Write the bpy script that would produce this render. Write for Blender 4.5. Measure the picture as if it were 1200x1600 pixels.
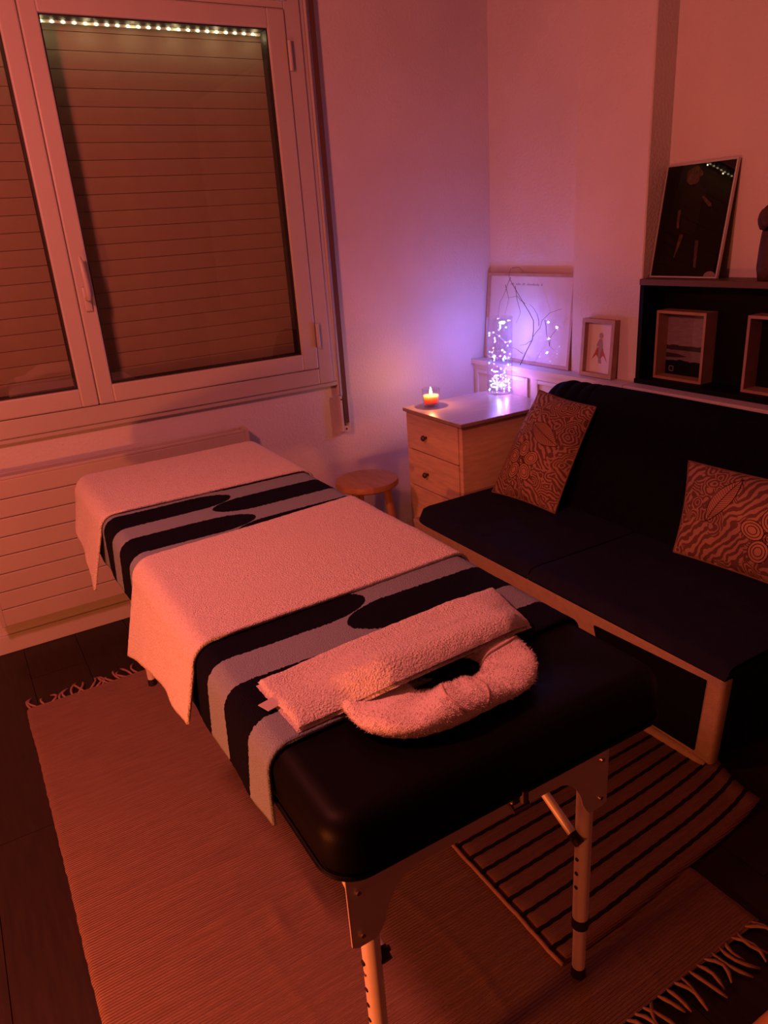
import bpy, bmesh, math, random
from mathutils import Vector, Matrix, noise
random.seed(7)
PI = math.pi
for _o in list(bpy.data.objects):
    bpy.data.objects.remove(_o)
scene = bpy.context.scene
COL = scene.collection

# ------------------------------------------------------------------ camera
YAW, PITCH, ROLL, FPX = 0.513922, -0.366059, -0.0719217, 1148.6
cy_, sy_ = math.cos(YAW), math.sin(YAW)
cp_, sp_ = math.cos(PITCH), math.sin(PITCH)
fwd = Vector((sy_ * cp_, cy_ * cp_, sp_))
rgt = Vector((cy_, -sy_, 0))
upv = rgt.cross(fwd)
r2 = math.cos(ROLL) * rgt + math.sin(ROLL) * upv
u2 = -math.sin(ROLL) * rgt + math.cos(ROLL) * upv
cam_d = bpy.data.cameras.new('camera')
cam_d.sensor_fit = 'VERTICAL'
cam_d.sensor_height = 36.0
cam_d.lens = 36.0 * FPX / 1600.0
cam_d.clip_start = 0.02
cam = bpy.data.objects.new('camera', cam_d)
COL.objects.link(cam)
mw = Matrix(((r2.x, u2.x, -fwd.x, 0), (r2.y, u2.y, -fwd.y, 0), (r2.z, u2.z, -fwd.z, 1.45), (0, 0, 0, 1)))
cam.matrix_world = mw
scene.camera = cam

# ------------------------------------------------------------------ view, world, room lamps
scene.view_settings.view_transform = 'Standard'
scene.view_settings.look = 'None'
scene.view_settings.gamma = 1.0
scene.view_settings.use_curve_mapping = False
scene.view_settings.exposure = 0.0
scene.cycles.transparent_max_bounces = 24

world = bpy.data.worlds.new('night')
scene.world = world
world.use_nodes = True
bg = world.node_tree.nodes['Background']
bg.inputs[0].default_value = (0.010, 0.006, 0.008, 1)
bg.inputs[1].default_value = 0.3


def lamp(name, loc, color, watts, radius, parent=None):
    d = bpy.data.lights.new(name, 'POINT')
    d.color = color
    d.energy = watts
    d.shadow_soft_size = radius
    o = bpy.data.objects.new(name, d)
    COL.objects.link(o)
    o.location = loc
    return o


# orange lamp standing low on the floor to the left, red mood lamp higher on the left side of the room
lamp('floor_lamp_light', (-0.88, 0.76, 0.48), (1.0, 0.180, 0.040), 74, 0.07)
lamp('mood_lamp_light', (-0.34, 1.36, 2.02), (1.0, 0.178, 0.145), 96, 0.10)

# ------------------------------------------------------------------ dimensions of the room (metres)
YW = 2.958            # window wall
XN = 2.36             # niche wall beside the window wall
XP = 2.31             # face of the pillar
XR = 2.42             # wall behind the shelf
XL = -1.55
YB = -1.35
ZC = 2.62

# ------------------------------------------------------------------ materials
MATS = {}


def new_mat(name):
    m = bpy.data.materials.new(name)
    m.use_nodes = True
    nt = m.node_tree
    for n in list(nt.nodes):
        if n.type not in ('BSDF_PRINCIPLED', 'OUTPUT_MATERIAL'):
            nt.nodes.remove(n)
    b = [n for n in nt.nodes if n.type == 'BSDF_PRINCIPLED'][0]
    MATS[name] = m
    return m, nt, b


def link(nt, a, b):
    nt.links.new(a, b)


def N(nt, typ, **kw):
    n = nt.nodes.new(typ)
    for k, v in kw.items():
        setattr(n, k, v)
    return n


def mat(name, col, rough=0.6, metal=0.0, var=0.0, vscale=8.0, bump=0.0, bscale=60.0, sheen=0.0, coat=0.0, spec=0.5, stretch=None, detail=4.0, bdist=0.01):
    m, nt, b = new_mat(name)
    b.inputs['Base Color'].default_value = (*col, 1)
    b.inputs['Roughness'].default_value = rough
    b.inputs['Metallic'].default_value = metal
    b.inputs['Specular IOR Level'].default_value = spec
    if sheen:
        b.inputs['Sheen Weight'].default_value = sheen
        b.inputs['Sheen Roughness'].default_value = 0.5
    if coat:
        b.inputs['Coat Weight'].default_value = coat
        b.inputs['Coat Roughness'].default_value = 0.05
    tc = N(nt, 'ShaderNodeTexCoord')
    src = tc.outputs['Object']
    if stretch:
        mp = N(nt, 'ShaderNodeMapping')
        mp.inputs['Scale'].default_value = stretch
        link(nt, src, mp.inputs['Vector'])
        src = mp.outputs['Vector']
    if var:
        nz = N(nt, 'ShaderNodeTexNoise')
        nz.inputs['Scale'].default_value = vscale
        nz.inputs['Detail'].default_value = detail
        link(nt, src, nz.inputs['Vector'])
        rp = N(nt, 'ShaderNodeValToRGB')
        rp.color_ramp.elements[0].position = 0.3
        rp.color_ramp.elements[1].position = 0.7
        rp.color_ramp.elements[0].color = (*[c * (1 - var) for c in col], 1)
        rp.color_ramp.elements[1].color = (*[min(1, c * (1 + var)) for c in col], 1)
        link(nt, nz.outputs['Fac'], rp.inputs['Fac'])
        link(nt, rp.outputs['Color'], b.inputs['Base Color'])
    if bump:
        nb = N(nt, 'ShaderNodeTexNoise')
        nb.inputs['Scale'].default_value = bscale
        nb.inputs['Detail'].default_value = 6.0
        link(nt, src, nb.inputs['Vector'])
        bp = N(nt, 'ShaderNodeBump')
        bp.inputs['Strength'].default_value = bump
        bp.inputs['Distance'].default_value = bdist
        link(nt, nb.outputs['Fac'], bp.inputs['Height'])
        link(nt, bp.outputs['Normal'], b.inputs['Normal'])
    return m


def emit(name, col, strength):
    m, nt, b = new_mat(name)
    b.inputs['Base Color'].default_value = (*col, 1)
    b.inputs['Emission Color'].default_value = (*col, 1)
    b.inputs['Emission Strength'].default_value = strength
    return m


def pane_mat(name, ior=1.45, tint=(1, 1, 1), gain=1.0, rough=0.0):
    m, nt, b = new_mat(name)
    nt.nodes.remove(b)
    out = [n for n in nt.nodes if n.type == 'OUTPUT_MATERIAL'][0]
    tr = N(nt, 'ShaderNodeBsdfTransparent')
    tr.inputs['Color'].default_value = (*tint, 1)
    gl = N(nt, 'ShaderNodeBsdfGlossy')
    gl.inputs['Roughness'].default_value = rough
    lw = N(nt, 'ShaderNodeLayerWeight')
    lw.inputs['Blend'].default_value = 0.5
    f0 = ((ior - 1) / (ior + 1)) ** 2
    pw5 = N(nt, 'ShaderNodeMath', operation='POWER')
    pw5.inputs[1].default_value = 5.0
    link(nt, lw.outputs['Facing'], pw5.inputs[0])
    sc = N(nt, 'ShaderNodeMath', operation='MULTIPLY_ADD')
    sc.inputs[1].default_value = 1 - f0
    sc.inputs[2].default_value = f0
    link(nt, pw5.outputs[0], sc.inputs[0])
    mu = N(nt, 'ShaderNodeMath', operation='MULTIPLY', use_clamp=True)
    mu.inputs[1].default_value = gain
    mx = N(nt, 'ShaderNodeMixShader')
    link(nt, sc.outputs[0], mu.inputs[0])
    link(nt, mu.outputs[0], mx.inputs[0])
    link(nt, tr.outputs[0], mx.inputs[1])
    link(nt, gl.outputs[0], mx.inputs[2])
    link(nt, mx.outputs[0], out.inputs['Surface'])
    return m


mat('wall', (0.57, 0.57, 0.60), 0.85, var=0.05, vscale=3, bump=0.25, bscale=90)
mat('white_paint', (0.54, 0.53, 0.54), 0.45, var=0.03, bump=0.03, bscale=40)
mat('white_frame', (0.43, 0.42, 0.41), 0.4, var=0.02)
mat('radiator_white', (0.46, 0.43, 0.41), 0.4, var=0.03)
mat('shutter', (0.40, 0.35, 0.30), 0.7, var=0.05, vscale=12)
mat('shutter_gap', (0.27, 0.23, 0.20), 0.8)
mat('low_bounce', (0.14, 0.10, 0.09), 0.85, var=0.05, vscale=3)  # tone for the unseen walls and ceiling, made dark to lessen bounced light
mat('plank', (0.021, 0.010, 0.006), 0.5, spec=0.3, var=0.25, vscale=6, stretch=(14, 1.2, 1), bump=0.05, bscale=30)
mat('plank_dark', (0.017, 0.008, 0.005), 0.5, spec=0.3, var=0.25, vscale=6, stretch=(14, 1.2, 1), bump=0.05, bscale=30)
mat('joint', (0.03, 0.015, 0.01), 0.8)
mat('vinyl', (0.0022, 0.0018, 0.002), 0.5, bump=0.04, bscale=300, spec=0.09)
mat('metal', (0.88, 0.80, 0.74), 0.36, metal=0.15, var=0.04, vscale=30)
mat('plate', (0.62, 0.55, 0.52), 0.5, metal=0.1)
mat('latch_metal', (0.20, 0.14, 0.11), 0.22, metal=0.9)
mat('chrome', (0.85, 0.8, 0.75), 0.15, metal=1.0)
mat('rubber', (0.012, 0.011, 0.011), 0.6)
mat('towel_white', (0.93, 0.87, 0.83), 0.95, var=0.10, vscale=230, bump=1.0, bscale=300, sheen=0.15, spec=0.1, detail=2.0, bdist=0.011)
mat('fluff', (0.95, 0.87, 0.83), 0.95, var=0.05, vscale=180, bump=0.6, bscale=520, sheen=0.2, spec=0.1)
mat('seam', (0.60, 0.48, 0.44), 0.95, spec=0.1)
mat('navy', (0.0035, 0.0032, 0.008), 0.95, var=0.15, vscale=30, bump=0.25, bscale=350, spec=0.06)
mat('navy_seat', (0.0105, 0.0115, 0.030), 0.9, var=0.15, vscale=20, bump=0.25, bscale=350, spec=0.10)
mat('tan', (0.33, 0.25, 0.19), 0.9, var=0.08, vscale=40, bump=0.3, bscale=300, spec=0.15)
mat('wood', (0.62, 0.45, 0.31), 0.5, var=0.14, vscale=5, stretch=(2, 2, 14))
mat('wood_top', (0.37, 0.28, 0.24), 0.3, var=0.12, vscale=5, stretch=(2, 16, 2))
mat('wood_edge', (0.20, 0.12, 0.07), 0.5)
mat('stool_wood', (0.36, 0.19, 0.10), 0.45, var=0.16, vscale=5, stretch=(12, 2, 2))
mat('frame_wood', (0.34, 0.22, 0.15), 0.5, var=0.12, vscale=20)
mat('poster_frame', (0.40, 0.25, 0.18), 0.5, var=0.1, vscale=20)
mat('silver', (0.55, 0.52, 0.52), 0.35, metal=0.6)
mat('shelf_black', (0.004, 0.003, 0.003), 0.6, spec=0.08)
mat('shelf_top', (0.085, 0.048, 0.038), 0.5, var=0.1)
mat('knob', (0.10, 0.07, 0.06), 0.35, metal=0.6)
mat('belt', (0.09, 0.045, 0.035), 0.8, bump=0.2, bscale=400)
mat('black_print', (0.002, 0.0015, 0.0015), 0.008, spec=0.4)
mat('print_skin', (0.055, 0.032, 0.027), 0.02, var=0.5, vscale=60)
mat('print_dress', (0.0045, 0.0022, 0.0026), 0.01)
mat('print_hair', (0.05, 0.020, 0.010), 0.02, var=0.8, vscale=90)
mat('paper', (0.62, 0.60, 0.64), 0.8, var=0.03, vscale=12)
mat('ink', (0.10, 0.08, 0.10), 0.8)
mat('art_red', (0.35, 0.08, 0.05), 0.7)
mat('art_grey', (0.30, 0.25, 0.27), 0.7)
mat('art_sky', (0.20, 0.17, 0.20), 0.5, var=0.15, vscale=30, stretch=(1, 1, 4))
mat('art_hill', (0.018, 0.013, 0.016), 0.6)
mat('art_water', (0.15, 0.12, 0.14), 0.5, var=0.2, vscale=40, stretch=(1, 1, 8))
mat('art_dark', (0.004, 0.003, 0.003), 0.6, spec=0.1)
mat('twig', (0.09, 0.06, 0.06), 0.8, var=0.2, vscale=60)
mat('dark_pot', (0.045, 0.018, 0.013), 0.8, var=0.3, vscale=40, bump=0.5, bscale=60)
mat('wax', (1.0, 0.58, 0.22), 0.35)
mat('silver_tag', (0.16, 0.13, 0.13), 0.6)
mat('tag', (0.45, 0.42, 0.42), 0.7)
mat('wire', (0.45, 0.42, 0.45), 0.4, metal=0.5)
mat('led_tape', (0.5, 0.5, 0.48), 0.6)
mat('stripe_dark', (0.012, 0.010, 0.012), 0.95, bump=0.4, bscale=500, spec=0.1)
mat('fringe', (0.30, 0.18, 0.15), 0.95, var=0.12, vscale=80, spec=0.1)
mat('cushion_seam', (0.17, 0.09, 0.065), 0.9, spec=0.1)
mat('leaf_ink', (0.035, 0.016, 0.012), 0.9, spec=0.1)
mat('leaf_fill', (0.38, 0.215, 0.150), 0.9, spec=0.1)
pane_mat('window_glass', 1.5, (0.86, 0.84, 0.80), 1.3)
pane_mat('clear_glass', 1.5, (0.97, 0.97, 1.0), 1.5)
pane_mat('poster_glass', 1.5, (1, 1, 1), 1.0)
emit('led_white', (1.0, 0.86, 0.50), 9)
emit('flame', (1.0, 0.62, 0.16), 26)
emit('fairy_white', (0.80, 0.90, 1.0), 4)
emit('fairy_blue', (0.22, 0.38, 1.0), 2.2)
emit('fairy_green', (0.35, 1.0, 0.62), 1.8)
emit('fairy_pink', (1.0, 0.35, 0.75), 1.8)
# wax lets light through
_m = MATS['wax']
_b = [n for n in _m.node_tree.nodes if n.type == 'BSDF_PRINCIPLED'][0]
_b.inputs['Subsurface Weight'].default_value = 0.9
_b.inputs['Subsurface Radius'].default_value = (0.05, 0.02, 0.006)
_b.inputs['Subsurface Scale'].default_value = 1.0


def mth(nt, op, a, b=None, clamp=False):
    n = N(nt, 'ShaderNodeMath', operation=op, use_clamp=clamp)
    for i, s in enumerate((a, b)):
        if s is None:
            continue
        if isinstance(s, (int, float)):
            n.inputs[i].default_value = s
        else:
            link(nt, s, n.inputs[i])
    return n.outputs[0]


def make_finger_towel():
    """dark navy towel woven with grey-blue, interlocking fingers (u across the table, v along it)"""
    m, nt, b = new_mat('finger_towel')
    b.inputs['Roughness'].default_value = 0.95
    b.inputs['Specular IOR Level'].default_value = 0.1
    uv = N(nt, 'ShaderNodeUVMap')
    sp = N(nt, 'ShaderNodeSeparateXYZ')
    link(nt, uv.outputs[0], sp.inputs[0])
    tc = N(nt, 'ShaderNodeTexCoord')
    jz = N(nt, 'ShaderNodeTexNoise')
    jz.inputs['Scale'].default_value = 160
    link(nt, tc.outputs['Object'], jz.inputs['Vector'])
    jit = mth(nt, 'MULTIPLY', mth(nt, 'SUBTRACT', jz.outputs['Fac'], 0.5), 0.010)
    u = mth(nt, 'ADD', sp.outputs[0], jit)
    v = mth(nt, 'ADD', sp.outputs[1], jit)

    def finger(centre, tip, sign):
        w = mth(nt, 'WRAP', mth(nt, 'SUBTRACT', v, centre), 0.1)
        nt.nodes[-1].inputs[2].default_value = -0.1
        d = mth(nt, 'ABSOLUTE', w)
        du = mth(nt, 'MULTIPLY', mth(nt, 'SUBTRACT', u, tip - sign * 0.12), sign / 0.12)
        du = mth(nt, 'MINIMUM', mth(nt, 'MAXIMUM', du, 0.0), 1.0)
        hw = mth(nt, 'MULTIPLY', mth(nt, 'SQRT', mth(nt, 'SUBTRACT', 1.0, mth(nt, 'MULTIPLY', du, du))), 0.056)
        return mth(nt, 'GREATER_THAN', hw, d)
    dark = mth(nt, 'MAXIMUM', finger(2.0, 0.615, 1), finger(1.915, 0.535, -1))
    mx = N(nt, 'ShaderNodeMix', data_type='RGBA')
    mx.inputs['A'].default_value = (0.235, 0.30, 0.36, 1)
    mx.inputs['B'].default_value = (0.0035, 0.0035, 0.010, 1)
    link(nt, dark, mx.inputs['Factor'])
    link(nt, mx.outputs['Result'], b.inputs['Base Color'])
    nb = N(nt, 'ShaderNodeTexNoise')
    nb.inputs['Scale'].default_value = 420
    link(nt, tc.outputs['Object'], nb.inputs['Vector'])
    bp = N(nt, 'ShaderNodeBump')
    bp.inputs['Strength'].default_value = 0.7
    bp.inputs['Distance'].default_value = 0.006
    link(nt, nb.outputs['Fac'], bp.inputs['Height'])
    link(nt, bp.outputs['Normal'], b.inputs['Normal'])


make_finger_towel()


def make_rug(name, col, scale, strength, var=0.12):
    m, nt, b = new_mat(name)
    b.inputs['Roughness'].default_value = 0.95
    b.inputs['Specular IOR Level'].default_value = 0.1
    tc = N(nt, 'ShaderNodeTexCoord')
    wv = N(nt, 'ShaderNodeTexWave', wave_type='BANDS', bands_direction='Y')
    wv.inputs['Scale'].default_value = scale
    wv.inputs['Distortion'].default_value = 1.2
    wv.inputs['Detail'].default_value = 2
    wv.inputs['Detail Scale'].default_value = 1.5
    link(nt, tc.outputs['Object'], wv.inputs['Vector'])
    mp = N(nt, 'ShaderNodeMapping')
    mp.inputs['Scale'].default_value = (9, 120, 1)
    link(nt, tc.outputs['Object'], mp.inputs['Vector'])
    nz = N(nt, 'ShaderNodeTexNoise')
    nz.inputs['Scale'].default_value = 1.0
    nz.inputs['Detail'].default_value = 5
    link(nt, mp.outputs[0], nz.inputs['Vector'])
    rp = N(nt, 'ShaderNodeValToRGB')
    rp.color_ramp.elements[0].position = 0.3
    rp.color_ramp.elements[1].position = 0.7
    rp.color_ramp.elements[0].color = (*[c * (1 - var) for c in col], 1)
    rp.color_ramp.elements[1].color = (*[c * (1 + var) for c in col], 1)
    link(nt, nz.outputs['Fac'], rp.inputs[0])
    link(nt, rp.outputs[0], b.inputs['Base Color'])
    ad = mth(nt, 'ADD', wv.outputs['Fac'], mth(nt, 'MULTIPLY', nz.outputs['Fac'], 1.2))
    bp = N(nt, 'ShaderNodeBump')
    bp.inputs['Strength'].default_value = strength
    bp.inputs['Distance'].default_value = 0.004
    link(nt, ad, bp.inputs['Height'])
    link(nt, bp.outputs['Normal'], b.inputs['Normal'])


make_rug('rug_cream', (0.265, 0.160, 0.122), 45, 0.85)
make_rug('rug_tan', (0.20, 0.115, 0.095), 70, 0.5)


def make_pillow():
    m, nt, b = new_mat('pillow_print')
    b.inputs['Roughness'].default_value = 0.95
    b.inputs['Specular IOR Level'].default_value = 0.1
    uv = N(nt, 'ShaderNodeUVMap')
    wn = N(nt, 'ShaderNodeTexNoise')
    wn.inputs['Scale'].default_value = 9
    wn.inputs['Detail'].default_value = 2
    link(nt, uv.outputs[0], wn.inputs['Vector'])
    mx = N(nt, 'ShaderNodeMix', data_type='RGBA', blend_type='LINEAR_LIGHT')
    mx.inputs['Factor'].default_value = 0.035
    link(nt, uv.outputs[0], mx.inputs['A'])
    link(nt, wn.outputs['Color'], mx.inputs['B'])
    vo = N(nt, 'ShaderNodeTexVoronoi')
    vo.inputs['Scale'].default_value = 12
    link(nt, mx.outputs['Result'], vo.inputs['Vector'])
    ring = mth(nt, 'SINE', mth(nt, 'MULTIPLY', vo.outputs['Distance'], 40.0))
    wv = N(nt, 'ShaderNodeTexWave', wave_type='BANDS', bands_direction='DIAGONAL')
    wv.inputs['Scale'].default_value = 13
    wv.inputs['Distortion'].default_value = 5
    wv.inputs['Detail'].default_value = 2
    wv.inputs['Detail Scale'].default_value = 0.8
    link(nt, mx.outputs['Result'], wv.inputs['Vector'])
    n2 = N(nt, 'ShaderNodeTexNoise')
    n2.inputs['Scale'].default_value = 5
    link(nt, uv.outputs[0], n2.inputs['Vector'])
    sel = mth(nt, 'GREATER_THAN', n2.outputs['Fac'], 0.5)
    ringf = mth(nt, 'GREATER_THAN', ring, 0.15)
    wvf = mth(nt, 'GREATER_THAN', wv.outputs['Fac'], 0.5)
    fac = mth(nt, 'ADD', mth(nt, 'MULTIPLY', ringf, sel), mth(nt, 'MULTIPLY', wvf, mth(nt, 'SUBTRACT', 1.0, sel)))
    cm = N(nt, 'ShaderNodeMix', data_type='RGBA')
    cm.inputs['A'].default_value = (0.135, 0.068, 0.050, 1)
    cm.inputs['B'].default_value = (0.34, 0.205, 0.155, 1)
    link(nt, fac, cm.inputs['Factor'])
    link(nt, cm.outputs['Result'], b.inputs['Base Color'])
    tc = N(nt, 'ShaderNodeTexCoord')
    nb = N(nt, 'ShaderNodeTexNoise')
    nb.inputs['Scale'].default_value = 300
    link(nt, tc.outputs['Object'], nb.inputs['Vector'])
    bp = N(nt, 'ShaderNodeBump')
    bp.inputs['Strength'].default_value = 0.5
    bp.inputs['Distance'].default_value = 0.004
    link(nt, nb.outputs['Fac'], bp.inputs['Height'])
    link(nt, bp.outputs['Normal'], b.inputs['Normal'])


make_pillow()


# ------------------------------------------------------------------ geometry helpers
def thing(name, label, cat, loc, group=None):
    o = bpy.data.objects.new(name, None)
    COL.objects.link(o)
    o.empty_display_size = 0.05
    o.location = loc
    o['label'] = label
    o['category'] = cat
    if group:
        o['group'] = group
    return o


def wloc(o):
    v = Vector((0, 0, 0))
    while o is not None:
        v += o.location
        o = o.parent
    return v


def obj(name, bm, material, parent=None, smooth=False, origin=None, label=None, cat=None, group=None, kind=None, uv=None):
    """world-space bmesh -> one mesh object (coordinates kept relative to its origin)"""
    if parent is not None:
        off = wloc(parent)
        loc = Vector((0, 0, 0))
    else:
        if origin is None:
            lo = Vector((1e9,) * 3)
            hi = Vector((-1e9,) * 3)
            for v in bm.verts:
                for k in range(3):
                    lo[k] = min(lo[k], v.co[k])
                    hi[k] = max(hi[k], v.co[k])
            origin = Vector(((lo.x + hi.x) / 2, (lo.y + hi.y) / 2, lo.z))
        off = Vector(origin)
        loc = Vector(origin)
    for v in bm.verts:
        v.co -= off
    bmesh.ops.recalc_face_normals(bm, faces=bm.faces[:])
    me = bpy.data.meshes.new(name)
    bm.to_mesh(me)
    bm.free()
    me.materials.append(MATS[material])
    if smooth:
        for p in me.polygons:
            p.use_smooth = True
    o = bpy.data.objects.new(name, me)
    COL.objects.link(o)
    o.location = loc
    o.parent = parent
    if label:
        o['label'] = label
    if cat:
        o['category'] = cat
    if group:
        o['group'] = group
    if kind:
        o['kind'] = kind
    return o


def smooth_by_angle(o, deg=40):
    me = o.data
    me.set_sharp_from_angle(angle=math.radians(deg))
    for p in me.polygons:
        p.use_smooth = True
    return o


def B():
    return bmesh.new()


def box(bm, x0, x1, y0, y1, z0, z1, bev=0.0, seg=2):
    vs = [bm.verts.new(p) for p in ((x0, y0, z0), (x1, y0, z0), (x1, y1, z0), (x0, y1, z0), (x0, y0, z1), (x1, y0, z1), (x1, y1, z1), (x0, y1, z1))]
    fs = [bm.faces.new([vs[i] for i in f]) for f in ((3, 2, 1, 0), (4, 5, 6, 7), (0, 1, 5, 4), (1, 2, 6, 5), (2, 3, 7, 6), (3, 0, 4, 7))]
    if bev:
        es = set()
        for f in fs:
            es.update(f.edges)
        bmesh.ops.bevel(bm, geom=list(es), offset=bev, segments=seg, affect='EDGES', profile=0.5)
    return bm


def nbox(*a, **k):
    return box(B(), *a, **k)


def tube(bm, pts, rad, n=10, caps=True):
    pts = [Vector(p) for p in pts]
    rads = rad if isinstance(rad, (list, tuple)) else [rad] * len(pts)
    rings = []
    t0 = (pts[1] - pts[0]).normalized()
    a = Vector((0, 0, 1)) if abs(t0.z) < 0.9 else Vector((1, 0, 0))
    u = t0.cross(a).normalized()
    for i, p in enumerate(pts):
        if i == 0:
            t = pts[1] - pts[0]
        elif i == len(pts) - 1:
            t = pts[-1] - pts[-2]
        else:
            t = pts[i + 1] - pts[i - 1]
        t.normalize()
        u = (u - t * u.dot(t)).normalized()
        w = t.cross(u)
        rings.append([bm.verts.new(p + rads[i] * (math.cos(2 * PI * k / n) * u + math.sin(2 * PI * k / n) * w)) for k in range(n)])
    for r0, r1 in zip(rings, rings[1:]):
        for k in range(n):
            bm.faces.new((r0[k], r0[(k + 1) % n], r1[(k + 1) % n], r1[k]))
    if caps:
        bm.faces.new(rings[0][::-1])
        bm.faces.new(rings[-1])
    return bm


def lathe(bm, c, prof, n=32, close=True, jitter=0.0):
    rings = []
    for r, z in prof:
        if r < 1e-6:
            rings.append([bm.verts.new((c[0], c[1], c[2] + z))])
        else:
            rings.append([bm.verts.new((c[0] + r * (1 + jitter * random.uniform(-1, 1)) * math.cos(2 * PI * k / n), c[1] + r * math.sin(2 * PI * k / n), c[2] + z)) for k in range(n)])
    for r0, r1 in zip(rings, rings[1:]):
        for k in range(n):
            k2 = (k + 1) % n
            if len(r0) == 1 and len(r1) == 1:
                continue
            if len(r0) == 1:
                bm.faces.new((r0[0], r1[k2], r1[k]))
            elif len(r1) == 1:
                bm.faces.new((r0[k], r0[k2], r1[0]))
            else:
                bm.faces.new((r0[k], r0[k2], r1[k2], r1[k]))
    return bm


def prism(bm, pts, axis, a0, a1):
    """closed outline of 2-D points extruded along axis 'x'/'y'/'z'"""
    def mk(p, a):
        return (a, p[0], p[1]) if axis == 'x' else (p[0], a, p[1]) if axis == 'y' else (p[0], p[1], a)
    v0 = [bm.verts.new(mk(p, a0)) for p in pts]
    v1 = [bm.verts.new(mk(p, a1)) for p in pts]
    n = len(pts)
    bm.faces.new(v0[::-1])
    bm.faces.new(v1)
    for i in range(n):
        bm.faces.new((v0[i], v0[(i + 1) % n], v1[(i + 1) % n], v1[i]))
    return bm


def grid(bm, nu, nv, fn, uvfn=None, thick=0.0):
    vs = [[bm.verts.new(fn(i / nu, j / nv)) for j in range(nv + 1)] for i in range(nu + 1)]
    fs = []
    lay = bm.loops.layers.uv.verify() if uvfn else None
    for i in range(nu):
        for j in range(nv):
            f = bm.faces.new((vs[i][j], vs[i + 1][j], vs[i + 1][j + 1], vs[i][j + 1]))
            if uvfn:
                for lp, (a, c) in zip(f.loops, ((i, j), (i + 1, j), (i + 1, j + 1), (i, j + 1))):
                    lp[lay].uv = uvfn(a / nu, c / nv)
            fs.append(f)
    return vs


def sstep(a, b, x):
    t = max(0.0, min(1.0, (x - a) / (b - a)))
    return t * t * (3 - 2 * t)


def nz(x, y, z=0.0, s=1.0):
    return noise.noise(Vector((x * s, y * s, z * s)))


def struct(name, bm, material, label=None, **k):
    o = obj(name, bm, material, kind='structure', label=label, **k)
    return o


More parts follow.
